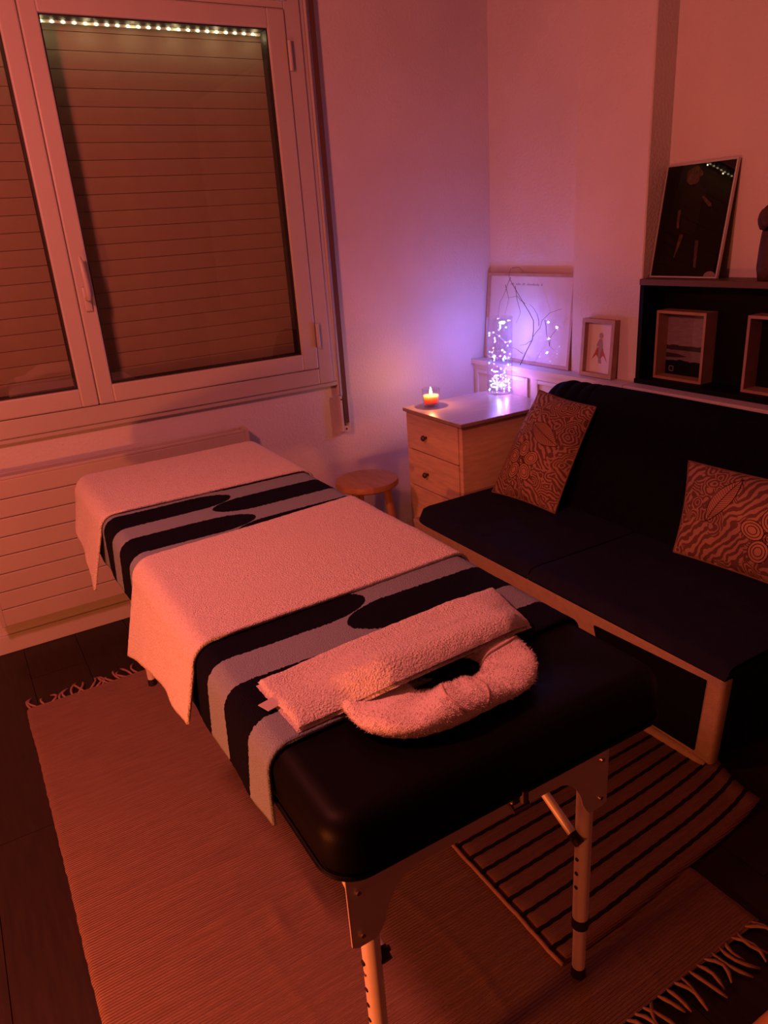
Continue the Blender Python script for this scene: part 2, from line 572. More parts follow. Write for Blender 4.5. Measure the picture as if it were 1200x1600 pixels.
# ------------------------------------------------------------------ the room
def build_room():
    fl = struct('floor', nbox(XL, XR, YB, YW, -0.04, -0.012), 'joint')
    fl['label'] = 'dark brown wooden plank floor under the rugs'
    fl['category'] = 'floor'
    pw, ln = 0.192, 1.30
    shared = {}
    i = 0
    x = XL
    while x < XR - 0.01:
        w = min(pw, XR - x) - 0.002
        y = YB - (i * 0.47) % ln
        while y < YW:
            a, b_ = max(y, YB), min(y + ln - 0.002, YW)
            if b_ - a > 0.03:
                key = (round(w, 4), round(b_ - a, 4))
                m = 'plank' if random.random() < 0.55 else 'plank_dark'
                if (key, m) in shared:
                    o = bpy.data.objects.new('plank', shared[(key, m)])
                    COL.objects.link(o)
                    o.parent = fl
                else:
                    bm = B()
                    box(bm, 0, w, 0, b_ - a, -0.012, 0.0)
                    me = bpy.data.meshes.new('plank')
                    bm.to_mesh(me)
                    bm.free()
                    me.materials.append(MATS[m])
                    shared[(key, m)] = me
                    o = bpy.data.objects.new('plank', me)
                    COL.objects.link(o)
                    o.parent = fl
                o.location = Vector((x, a, 0)) - fl.location
            y += ln
        x += pw
        i += 1
    struct('ceiling', nbox(XL - .1, XR + .1, YB - .1, YW + .2, ZC, ZC + 0.08), 'low_bounce', 'plain unseen ceiling above the room, darkened to cut bounced light', cat='ceiling')
    # window wall with its opening
    wx0, wx1, wz0, wz1 = -0.565, 1.445, 0.835, 2.36
    bm = B()
    T = YW + 0.20
    box(bm, XL - .1, wx0, YW, T, 0, ZC)
    box(bm, wx1, XR + .1, YW, T, 0, ZC)
    box(bm, wx0, wx1, YW, T, 0, wz0)
    box(bm, wx0, wx1, YW, T, wz1, ZC)
    struct('wall_window', bm, 'wall', 'pale plaster wall around the shuttered window', cat='wall')
    struct('wall_left', nbox(XL - 0.1, XL, YB, YW, 0, ZC), 'low_bounce', 'plain unseen wall on the left side of the room, darkened to cut bounced light', cat='wall')
    struct('wall_back', nbox(XL - .1, XR + .1, YB - 0.1, YB, 0, ZC), 'low_bounce', 'plain unseen wall behind the viewer, darkened to cut bounced light', cat='wall')
    bm = B()
    box(bm, XN, XR + 0.12, 2.355, YW, 0, ZC)         # niche wall next to the corner
    box(bm, XP, XR + 0.12, 1.992, 2.355, 0, ZC, bev=0.004, seg=1)
    box(bm, XR, XR + 0.12, YB, 1.992, 0, ZC)
    struct('wall_right', bm, 'wall', 'pale wall with a shallow pillar behind the sofa', cat='wall')
    # half-height boxing behind the sofa, with a moulded panel near the corner
    bm = B()
    box(bm, 2.245, XR - 0.001, YB + .002, 1.990, 0, 0.800)
    box(bm, 2.245, XP - 0.001, 1.990, 2.357, 0, 0.800)
    box(bm, 2.245, XN - 0.001, 2.357, YW - 0.001, 0, 0.800)
    led = struct('trim_1', bm, 'white_paint', 'white half-height panelled boxing along the wall behind the sofa', cat='ledge')
    bm = B()
    box(bm, 2.228, XR - 0.001, YB + .002, 1.990, 0.801, 0.822, bev=0.004)
    box(bm, 2.228, XP - 0.001, 1.9901, 2.3569, 0.801, 0.822)
    box(bm, 2.228, XN - 0.001, 2.357, YW - 0.001, 0.801, 0.822)
    obj('ledge_board', bm, 'white_paint', led)
    bm = B()
    for y0, y1 in ((2.55, 2.935), (2.05, 2.50)):
        for a in (box,):
            a(bm, 2.236, 2.246, y0, y0 + .018, 0.30, 0.775, bev=0.003)
            a(bm, 2.236, 2.246, y1 - .018, y1, 0.30, 0.775, bev=0.003)
            a(bm, 2.236, 2.246, y0 + .018, y1 - .018, 0.757, 0.775, bev=0.003)
    obj('panel_moulding', bm, 'white_paint', led)
    # baseboard under the window
    bm = B()
    box(bm, XL, 2.24, YW - 0.014, YW - 0.0005, 0.0, 0.075, bev=0.003)
    struct('baseboard_window', bm, 'white_paint', 'pale baseboard below the radiator', cat='baseboard')


def build_window():
    w = struct('window_1', B_frame(), 'white_frame', 'white double casement window with the roller shutter down', cat='window')
    yf = YW - 0.018
    # two sashes
    for sx0, sx1, gx0, gx1 in ((-0.472, 0.4515, -0.405, 0.390), (0.4535, 1.377, 0.512, 1.304)):
        z0, z1, g0, g1 = 0.905, 2.238, 0.974, 2.173
        bm = B()
        ya, yb = yf - 0.020, yf + 0.045
        box(bm, sx0, gx0, ya, yb, z0, z1, bev=0.006)
        box(bm, gx1, sx1, ya, yb, z0, z1, bev=0.006)
        box(bm, gx0 - .003, gx1 + .003, ya + .0005, yb, z0, g0, bev=0.006)
        box(bm, gx0 - .003, gx1 + .003, ya + .0005, yb, g1, z1, bev=0.006)
        s = obj('sash', bm, 'white_frame', w)
        bm = B()
        t = 0.005
        yy0, yy1 = ya + 0.010, yb + 0.002
        for k in (0,):
            box(bm, gx0, gx0 + t, yy0, yy1, g0, g1)
            box(bm, gx1 - t, gx1, yy0, yy1, g0, g1)
            box(bm, gx0 + t, gx1 - t, yy0, yy1, g0, g0 + t)
            box(bm, gx0 + t, gx1 - t, yy0, yy1, g1 - t, g1)
        obj('gasket', bm, 'rubber', s)
        bm = B()
        box(bm, gx0 + t, gx1 - t, ya + 0.018, ya + 0.022, g0 + t, g1 - t)
        obj('pane', bm, 'window_glass', s)
    # hinges on the right stile
    for z in (2.085, 1.045):
        bm = B()
        tube(bm, [(1.384, yf - 0.024, z - 0.05), (1.384, yf - 0.024, z + 0.05)], 0.008, 10)
        tube(bm, [(1.384, yf - 0.024, z - 0.002), (1.384, yf - 0.024, z + 0.002)], 0.0095, 10)
        smooth_by_angle(obj('hinge', bm, 'white_frame', w))
    # handle
    bm = B()
    ya = yf - 0.020
    box(bm, 0.470, 0.496, ya - 0.012, ya + 0.002, 1.245, 1.330, bev=0.005)
    tube(bm, [(0.483, ya - 0.010, 1.290), (0.483, ya - 0.045, 1.292), (0.483, ya - 0.052, 1.31), (0.482, ya - 0.052, 1.36), (0.480, ya - 0.048, 1.415), (0.479, ya - 0.040, 1.432)], [0.009, 0.009, 0.010, 0.0105, 0.009, 0.006], 10)
    h = obj('handle', bm, 'white_frame', w)
    smooth_by_angle(h)
    h['label'] = 'white lever handle pointing up'
    return w


def B_frame():
    bm = B()
    x0, x1, z0, z1 = -0.565, 1.445, 0.835, 2.36
    y0, y1 = YW - 0.030, YW + 0.05
    box(bm, x0, -0.474, y0, y1, z0, z1, bev=0.004)
    box(bm, 1.379, x1, y0, y1, z0, z1, bev=0.004)
    box(bm, -0.474, 1.379, y0, y1, z0, 0.903, bev=0.004)
    box(bm, -0.474, 1.379, y0, y1, 2.240, z1, bev=0.004)
    # outer casing lip
    box(bm, x0 - 0.03, x1 + 0.022, YW - 0.022, YW - 0.0005, z0 - 0.020, z0, bev=0.004)
    box(bm, x1 - 0.001, x1 + 0.022, YW - 0.022, YW - 0.0005, z0, z1, bev=0.004)
    box(bm, -0.48, 1.385, y0 - 0.012, y0 + 0.002, 2.262, 2.285, bev=0.003)
    return bm


def build_shutter():
    s = thing('roller_shutter', 'lowered brown roller shutter of horizontal slats behind the window glass', 'shutter', (0.45, YW + 0.085, 0.84))
    p = 0.057
    proto = None
    z = 0.842
    while z < 2.33:
        if proto is None:
            bm = B()
            h = p - 0.0018
            pts = []
            for k in range(7):
                a = k / 6
                pts.append((YW + 0.085 - 0.0012 * math.sin(PI * a), 0.842 + h * a))
            for k in range(6, -1, -1):
                a = k / 6
                pts.append((YW + 0.095 - 0.0012 * math.sin(PI * a), 0.842 + h * a))
            prism(bm, pts, 'x', -0.555, 1.435)
            proto = obj('slat', bm, 'shutter', s)
            smooth_by_angle(proto, 50)
        else:
            c = proto.copy()
            COL.objects.link(c)
            c.parent = s
            c.location = (0, 0, z - 0.842)
        z += p
    bm = B()
    box(bm, -0.56, 1.44, YW + 0.097, YW + 0.105, 0.84, 2.355)
    obj('backing', bm, 'shutter_gap', s)


def build_led_strip():
    y = YW + 0.022
    s = thing('led_light_strip', 'white led light strip along the top of the window glass', 'light strip', (0.45, y, 2.155))
    bm = B()
    box(bm, -0.47, 1.375, y + 0.004, y + 0.007, 2.160, 2.172)
    obj('tape', bm, 'led_tape', s)
    bm = B()
    bmesh.ops.create_uvsphere(bm, u_segments=8, v_segments=6, radius=1.0)
    proto = None
    for v in bm.verts:
        v.co = Vector((0.525 + v.co.x * 0.0065, y + v.co.y * 0.0045, 2.163 + v.co.z * 0.0045))
    proto = obj('led', bm, 'led_white', s, smooth=True)
    k = 1
    x = 0.525 + 0.0354
    while x < 1.30:
        c = proto.copy(); COL.objects.link(c); c.parent = s; c.location = (x - 0.525, 0, 0)
        x += 0.0354
    x = 0.525 - 0.0354
    while x > -0.41:
        c = proto.copy(); COL.objects.link(c); c.parent = s; c.location = (x - 0.525, 0, 0)
        x -= 0.0354
    for k in range(12):
        lamp('led_strip_light', (-0.38 + 0.1505 * k, y - 0.003, 2.150), (1.0, 0.80, 0.42), 0.060, 0.004)


def build_strap():
    s = thing('shutter_strap', 'dark shutter strap with pale winder box hanging beside the window', 'strap', (1.489, YW - 0.02, 0.60))
    bm = B()
    box(bm, 1.484, 1.506, YW - 0.030, YW - 0.0275, 0.64, 2.55)
    st = obj('strap', bm, 'belt', s)
    bm = B()
    box(bm, 1.4665, 1.480, YW - 0.020, YW - 0.001, 0.77, 2.55, bev=0.003)
    obj('guide_rail', bm, 'white_paint', s)
    bm = B()
    # winder box: a shallow frame with a slot
    box(bm, 1.466, 1.480, YW - 0.030, YW - 0.001, 0.600, 0.765, bev=0.003)
    box(bm, 1.502, 1.512, YW - 0.030, YW - 0.001, 0.600, 0.765, bev=0.003)
    box(bm, 1.480, 1.502, YW - 0.030, YW - 0.001, 0.600, 0.625)
    box(bm, 1.480, 1.502, YW - 0.012, YW - 0.001, 0.625, 0.765)
    wb = obj('winder_box', bm, 'white_paint', s)
    bm = B()
    tube(bm, [(1.489, YW - 0.031, 0.612), (1.489, YW - 0.0285, 0.612)], 0.005, 10)
    obj('screw', bm, 'knob', wb)
    bm = B()
    tube(bm, [(1.474, YW - 0.0315, 0.750), (1.474, YW - 0.0285, 0.750)], 0.004, 10)
    obj('screw', bm, 'knob', wb)


def build_radiator():
    x0, x1, z0, z1 = -0.06, 1.0, 0.145, 0.705
    y0, y1 = 2.872, YW - 0.016
    r = thing('radiator', 'white panel radiator with horizontal ribs under the window', 'radiator', ((x0 + x1) / 2, 2.91, z0))
    n = 8
    ph = (z1 - z0) / n
    for k in range(n):
        bm = B()
        box(bm, x0, x1, y0, y0 + 0.03, z0 + k * ph + 0.001, z0 + (k + 1) * ph - 0.001, bev=0.0035)
        obj('panel', bm, 'radiator_white', r)
    bm = B()
    box(bm, x0 + .004, x1 - .004, y0 + 0.031, y1, z0 + 0.01, z1 - 0.015)
    obj('body', bm, 'radiator_white', r)
    bm = B()
    box(bm, x1 - 0.012, x1 + 0.004, y0 - .002, y1, z0, z1 + 0.012, bev=0.003)
    obj('end_cap', bm, 'radiator_white', r)
    bm = B()
    box(bm, x0 - 0.004, x0 + 0.012, y0 - .002, y1, z0, z1 + 0.012, bev=0.003)
    obj('end_cap', bm, 'radiator_white', r)
    bm = B()
    box(bm, x0 + .012, x1 - 0.012, y0, y0 + 0.012, z1 - .002, z1 + 0.010, bev=0.003)
    box(bm, x0 + .012, x1 - 0.012, y1 - 0.010, y1, z1 - .014, z1 + 0.010, bev=0.003)
    obj('top_rail', bm, 'radiator_white', r)
    for xx in (0.12, 0.82):
        bm = B()
        box(bm, xx, xx + 0.03, y1, YW - 0.002, z0 + 0.1, z1 - 0.1)
        obj('bracket', bm, 'radiator_white', r)


build_room()
build_window()
build_shutter()
build_led_strip()
build_strap()
build_radiator()

# ------------------------------------------------------------------ rugs
def build_cream_rug():
    x0, x1, y0, y1 = -0.052, 1.215, 0.635, 2.478
    root = thing('woven_rug', 'large cream flat-woven rug with tasselled ends under the massage table', 'rug', ((x0 + x1) / 2, (y0 + y1) / 2, 0))
    bm = B()

    def height(x, y):
        h = 0.006
        for (cx, cy, wy, wx, a) in ((0.20, 1.455, 0.022, 0.20, 0.007), (0.24, 1.30, 0.020, 0.22, 0.008), (0.10, 1.385, 0.02, 0.12, -0.001), (0.34, 1.22, 0.05, 0.014, 0.004), (0.44, 1.24, 0.06, 0.012, 0.004), (0.50, 1.02, 0.012, 0.10, 0.0), (0.50, 0.98, 0.014, 0.014, 0.0)):
            h += a * math.exp(-((y - cy - 0.12 * (x - cx)) / wy) ** 2 - ((x - cx) / wx) ** 2)
        h += 0.0016 * (nz(x, y, 0, 3.0) + 1)
        # fold crease lines left from storing the rug folded
        for cx in (0.30, 0.62, 0.93):
            h += 0.0022 * math.exp(-((x - cx - 0.02 * math.sin(y * 9)) / 0.010) ** 2) * (0.5 + 0.5 * nz(x, y * 2, 3, 2.0)) * sstep(1.6, 1.0, y)
        for cyy in (0.86, 1.10):
            h += 0.0018 * math.exp(-((y - cyy) / 0.008) ** 2) * sstep(0.2, 0.35, x) * sstep(0.95, 0.8, x)
        return h

    def fn(a, c):
        x = x0 + (x1 - x0) * a
        y = y0 + (y1 - y0) * c
        ex = 0.006 * nz(0, y, 5, 4.0) + 0.0025 * nz(1, y, 2, 40)
        if a == 0 or a == 1:
            return (x + ex, y, 0.002)
        x += ex * (1 if a < 0.5 else 1)
        return (x, y + 0.006 * nz(x, 0, 9, 3.0) * (1 if c in (0, 1) else 0.6), max(0.003, height(x, y)))
    grid(bm, 150, 220, fn)
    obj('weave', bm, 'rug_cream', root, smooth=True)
    # tassels
    k = 0
    for end in (0, 1):
        x = x0 + 0.012
        while x < x1 - 0.005:
            k += 1
            rx, ry = random.uniform(-0.030, 0.030), random.uniform(0.045, 0.080)
            curl = random.uniform(-0.02, 0.02)
            s = -1 if end == 0 else 1
            yb = y0 if end == 0 else y1
            bm = B()
            pts = []
            for t in range(5):
                q = t / 4
                pts.append((x + rx * q + curl * math.sin(q * PI), yb + s * (-0.004 + ry * q), 0.006 + 0.004 * math.sin(q * PI)))
            tube(bm, pts, [0.0028, 0.0046, 0.0038, 0.0044, 0.0022], 5)
            obj('tassel', bm, 'fringe', root, smooth=True)
            x += random.uniform(0.019, 0.027)


def build_striped_rug():
    x0, y0, y1 = 0.790, 0.785, 1.60
    root = thing('striped_rug', 'small brown rug with narrow black stripes between massage table and sofa', 'rug', (1.2, 1.2, 0.0))

    def xr(y):
        return 1.52 + 0.09 * sstep(0.80, 1.1, y)

    def ymap(a, y):
        # near edge drifts and ripples towards the sofa
        return y + (0.055 * a * a + 0.006 * math.sin(a * 8 + y * 5) * a) * sstep(1.35, 0.8, y)

    def zz(a, y):
        return 0.0185 + 0.004 * math.sin(a * 9 + y * 7) * a + 0.007 * sstep(0.90, 1.0, a) * sstep(1.15, 0.9, y)

    def pt(a, y, dz=0.0, dx=0.0):
        x = x0 + dx + (xr(y) - x0 - dx) * a + 0.004 * nz(0, y, 1, 20) * (1 - a)
        z = zz(a, y)
        return (x, ymap(a, y), z + dz)
    bm = B()

    def fn(a, c):
        y = y0 + (y1 - y0) * c
        p = pt(a, y)
        if a == 0 or a == 1 or c == 0 or c == 1:
            return (p[0], p[1], p[2] - 0.006)
        return p
    grid(bm, 40, 70, fn)
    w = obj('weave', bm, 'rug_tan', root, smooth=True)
    sol = w.modifiers.new('thickness', 'SOLIDIFY')
    sol.thickness = 0.005
    sol.offset = -1
    yb = [0.823 + 0.0475 * k for k in range(16)]
    for y in yb:
        if y > y1 - 0.02:
            break
        bm = B()
        n = 44
        hw = 0.0045
        r0, r1 = [], []
        top0, top1 = [], []
        for i in range(n + 1):
            a = i / n
            wv = 0.0008 * (1 if i % 2 else -1)
            p = pt(a, y, 0.0016)
            r0.append(bm.verts.new((p[0], p[1] - hw + wv, p[2])))
            r1.append(bm.verts.new((p[0], p[1] + hw + wv, p[2])))
            top0.append(bm.verts.new((p[0], p[1] - hw + wv, p[2] - 0.004)))
            top1.append(bm.verts.new((p[0], p[1] + hw + wv, p[2] - 0.004)))
        for i in range(n):
            bm.faces.new((r0[i], r0[i + 1], r1[i + 1], r1[i]))
            bm.faces.new((r0[i], top0[i], top0[i + 1], r0[i + 1]))
            bm.faces.new((r1[i], r1[i + 1], top1[i + 1], top1[i]))
        obj('stripe', bm, 'stripe_dark', root)
    # bound edge on the left
    bm = B()
    tube(bm, [(pt(0, y0 + (y1 - y0) * k / 40)[0] - 0.002, y0 + (y1 - y0) * k / 40, zz(0, y0) - 0.004) for k in range(41)], 0.0055, 6)
    obj('bound_edge', bm, 'fringe', root, smooth=True)


build_cream_rug()
build_striped_rug()

# ------------------------------------------------------------------ massage table
PX0, PX1, PY0, PY1, PZ0, PZ1, PR = 0.268, 0.902, 0.670, 2.560, 0.646, 0.742, 0.034
HC = (0.590, 0.905)      # face hole centre


def rrect(x0, x1, y0, y1, r, n=160):
    """n points on a rounded rectangle, evenly by angle around the face hole so that loops can be bridged"""
    pts = []
    segs = []
    cs = [(x1 - r, y0 + r, -PI / 2), (x1 - r, y1 - r, 0), (x0 + r, y1 - r, PI / 2), (x0 + r, y0 + r, PI)]
    for cx, cyy, a0 in cs:
        for k in range(10):
            a = a0 + (PI / 2) * k / 9
            segs.append((cx + r * math.cos(a), cyy + r * math.sin(a)))
    return segs


def build_table():
    t = thing('massage_table', 'folding massage table with black vinyl padding and aluminium legs', 'massage table', (0.585, 1.61, 0.012))
    # padding with a face hole: matching loops of 40 points
    bm = B()
    loops = []
    prof = []
    for k in range(6):
        a = (PI / 2) * k / 5
        prof.append((PR * (1 - math.cos(a)), PZ1 - PR + PR * math.sin(a)))
    prof = [(0.018, PZ0), (0.004, PZ0 + 0.008), (0.0, PZ0 + 0.02)] + [(i, z) for i, z in prof] + [(PR + 0.004, PZ1)]

    def loop(inset, z):
        return [bm.verts.new((x, y, z)) for x, y in rrect(PX0 + inset, PX1 - inset, PY0 + inset, PY1 - inset, max(0.02, 0.052 - inset))]
    outer = [loop(i, z) for i, z in prof]
    n = len(outer[0])

    def hole(s, z):
        base = rrect(PX0, PX1, PY0, PY1, 0.075)
        vs = []
        for k in range(n):
            # spread 40 points evenly, starting at the front right corner
            a = -PI / 2 + 2 * PI * k / n
            vs.append(bm.verts.new((HC[0] + s * 0.074 * math.cos(a), HC[1] + s * 0.088 * math.sin(a), z)))
        return vs
    inner = [hole(1.12, PZ1), hole(1.03, PZ1 - 0.004), hole(1.0, PZ1 - 0.012), hole(1.0, PZ0)]
    rings = outer + inner
    for r0, r1 in zip(rings, rings[1:]):
        for k in range(n):
            bm.faces.new((r0[k], r0[(k + 1) % n], r1[(k + 1) % n], r1[k]))
    r0, r1 = inner[-1], outer[0]
    for k in range(n):
        bm.faces.new((r0[k], r0[(k + 1) % n], r1[(k + 1) % n], r1[k]))
    pad = obj('padding', bm, 'vinyl', t)
    smooth_by_angle(pad, 35)
    # piping round the lower edge of the padding
    bm = B()
    pts = [(x, y, PZ0 + 0.010) for x, y in rrect(PX0 - 0.001, PX1 + 0.001, PY0 - 0.001, PY1 + 0.001, 0.052)]
    pts.append(pts[0])
    tube(bm, pts, 0.004, 6, caps=False)
    obj('piping', bm, 'vinyl', pad, smooth=True)
    # frame rails under the padding
    for (x0, x1, y0, y1) in ((0.315, 0.335, 0.76, 2.50), (0.822, 0.842, 0.76, 2.50)):
        bm = B()
        box(bm, x0, x1, y0, y1, 0.585, PZ0 - .001, bev=0.003)
        obj('side_rail', bm, 'plate', t)
    bm = B()
    box(bm, 0.336, 0.821, 1.60, 1.63, 0.62, PZ0 - .001)
    obj('cross_rail', bm, 'plate', t)

    def leg_set(yy, sgn):
        # end apron with two shaped corner plates, one outline
        out = [(0.309, 0.645), (0.838, 0.645), (0.838, 0.452), (0.828, 0.446), (0.796, 0.446), (0.786, 0.458)]
        for k in range(9):       # concave curve up to the apron
            q = k / 8
            out.append((0.778 - 0.050 * q ** 1.6 - 0.012 * q, 0.474 + 0.070 * math.sin(q * PI / 2)))
        out += [(0.700, 0.545), (0.448, 0.545)]
        for k in range(8, -1, -1):
            q = k / 8
            out.append((0.369 + 0.050 * q ** 1.6 + 0.012 * q, 0.474 + 0.070 * math.sin(q * PI / 2)))
        out += [(0.361, 0.458), (0.351, 0.446), (0.319, 0.446), (0.309, 0.452)]
        bm = B()
        prism(bm, out, 'y', yy - 0.0195 if sgn > 0 else yy + 0.0165, yy - 0.0165 if sgn > 0 else yy + 0.0195)
        ap = obj('end_plate', bm, 'plate', t)
        for bx_ in (0.826, 0.321):
            for bz in (0.470, 0.555):
                bm = B()
                ys = yy - 0.0195 * sgn
                tube(bm, [(bx_ + (.006 if bx_ < .5 else -.006), ys + .001 * sgn, bz), (bx_ + (.006 if bx_ < .5 else -.006), ys - .005 * sgn, bz)], [0.0055, 0.0040], 10)
                obj('bolt', bm, 'chrome', ap, smooth=False)
        for lx in (0.348, 0.803):
            bm = B()
            tube(bm, [(lx, yy, 0.60), (lx, yy, 0.165)], 0.0155, 20)
            lg = obj('leg', bm, 'metal', t)
            smooth_by_angle(lg)
            bm = B()
            tube(bm, [(lx, yy, 0.150), (lx, yy, 0.030)], 0.0130, 20)
            smooth_by_angle(obj('leg_extension', bm, 'metal', lg))
            bm = B()
            tube(bm, [(lx, yy, 0.170), (lx, yy, 0.146)], 0.0170, 20)
            smooth_by_angle(obj('collar', bm, 'rubber', lg))
            bm = B()
            tube(bm, [(lx, yy, 0.034), (lx, yy, 0.010)], [0.0138, 0.0150], 20)
            smooth_by_angle(obj('rubber_foot', bm, 'rubber', lg))
            # push button holes down the leg
            for k in range(4):
                bm = B()
                hz = 0.36 - 0.035 * k
                tube(bm, [(lx - 0.0150, yy - 0.001 * sgn, hz), (lx - 0.0166, yy - 0.001 * sgn, hz)], 0.0042, 8)
                obj('button_hole', bm, 'rubber' if k else 'chrome', lg)
            # brace from the leg to the rail
            ins = 0.020 if lx < 0.5 else -0.020
            bx0 = lx + ins
            bm = B()
            tube(bm, [(bx0, yy - 0.002 * sgn, 0.378), (bx0 - ins * 0.2, yy + 0.46 * sgn, 0.606)], 0.0088, 14)
            br = obj('brace', bm, 'metal', t)
            smooth_by_angle(br)
            bm = B()
            d = Vector((0, 0.46 * sgn, 0.228)).normalized()
            p = Vector((bx0, yy - 0.002 * sgn, 0.378))
            tube(bm, [p - d * 0.010, p + d * 0.012], 0.0102, 14)
            smooth_by_angle(obj('brace_cap', bm, 'rubber', br))
            bm = B()
            tube(bm, [(lx - 0.018, yy, 0.384), (bx0 + ins * 0.6, yy, 0.384)], 0.005, 8)
            obj('pivot', bm, 'rubber', br)
    leg_set(0.757, 1)
    leg_set(2.363, -1)
    # latch on the front edge
    bm = B()
    box(bm, 0.566, 0.596, 0.676, 0.700, 0.628, 0.658, bev=0.005)
    tube(bm, [(0.568, 0.690, 0.632), (0.566, 0.672, 0.624), (0.594, 0.672, 0.624), (0.596, 0.690, 0.632)], 0.004, 8)
    tube(bm, [(0.581, 0.668, 0.640), (0.581, 0.668, 0.662)], 0.007, 8)
    lt = obj('latch', bm, 'latch_metal', t)
    smooth_by_angle(lt)
    return t


build_table()


# ------------------------------------------------------------------ cloths lying across the table
def drape(name, material, off, near, far, ld, rd, flare_l, flare_r, label, group=None, thick=0.006, nu=130, nv=90, wr=0.002, fuzz=0.0012, endround=False, cat='towel', seed=0.0):
    """cloth across the table; near/far(u)->y, ld/rd(c)->hanging length on the left/right, c=0 near, 1 far"""
    R = PR + off

    def prof(u, c):
        xl, xr_ = PX0 + PR, PX1 - PR
        q = PI / 2 * R
        if u < xl:
            t = xl - u
            if t < q:
                a = t / R
                return xl - R * math.sin(a), PZ1 - PR + R * math.cos(a), 0
            d = t - q
            return PX0 - off - flare_l * d, PZ1 - PR - d * math.sqrt(max(0.2, 1 - flare_l ** 2)), d
        if u > xr_:
            t = u - xr_
            if t < q:
                a = t / R
                return xr_ + R * math.sin(a), PZ1 - PR + R * math.cos(a), 0
            d = t - q
            return PX1 + off + flare_r * d, PZ1 - PR - d * math.sqrt(max(0.2, 1 - flare_r ** 2)), d
        return u, PZ1 + off, 0
    q = PI / 2 * R

    def uc(a, c):
        u0 = PX0 + PR - q - ld(c)
        u1 = PX1 - PR + q + rd(c)
        u = u0 + (u1 - u0) * a
        y = near(u) + (far(u) - near(u)) * c
        return u, y

    def fn(a, c):
        u, y = uc(a, c)
        x, z, d = prof(u, c)
        w = wr * (nz(u, y * 3.0, seed, 2.2) + 0.6 * nz(u * 2.0, y * 7.0, seed + 4, 2.0))
        f = fuzz * nz(u, y, seed, 240)
        z += max(-0.0015, w) + f
        if d > 0:
            fold = 0.010 * nz(seed, y, 2.0, 9.0) * min(1, d / 0.1)
            if u < 0.5:
                x += fold - abs(f)
            else:
                x -= fold
            z -= max(-0.0015, w)
        return (x, y, z)
    bm = B()
    grid(bm, nu, nv, fn, lambda a, c: uc(a, c))
    o = obj(name, bm, material, None, smooth=True, label=label, cat=cat, group=group)
    m = o.modifiers.new('thickness', 'SOLIDIFY')
    m.thickness = thick
    m.offset = -1
    return o


drape('striped_towel', 'finger_towel', 0.009, lambda u: 0.868 + 0.035 * (u - 0.3), lambda u: 2.30, lambda c: 0.090 + 0.012 * c + 0.008 * math.sin(c * 9), lambda c: 0.09, 0.06, 0.05,
      'navy bath towel with grey finger pattern spread over the massage table', nu=150, nv=170, seed=1.0)
drape('white_towel', 'towel_white', 0.018, lambda u: 1.215 + 0.045 * (u - 0.3), lambda u: 1.688 + 0.10 * (u - 0.3), lambda c: 0.105 + 0.075 * c - 0.02 * math.sin(c * PI), lambda c: 0.06, 0.27, 0.05,
      'white terry towel laid across the middle of the massage table', 'white towels across the massage table', seed=6.0, wr=0.0032, thick=0.007)
drape('white_towel', 'towel_white', 0.018, lambda u: 2.075 - 0.02 * (u - 0.3), lambda u: 2.522 - 0.55 * max(0.0, 0.31 - u), lambda c: 0.175 - 0.085 * c, lambda c: 0.07, 0.27, 0.05,
      'white terry towel covering the window end of the massage table', 'white towels across the massage table', seed=12.0, wr=0.002, thick=0.007)


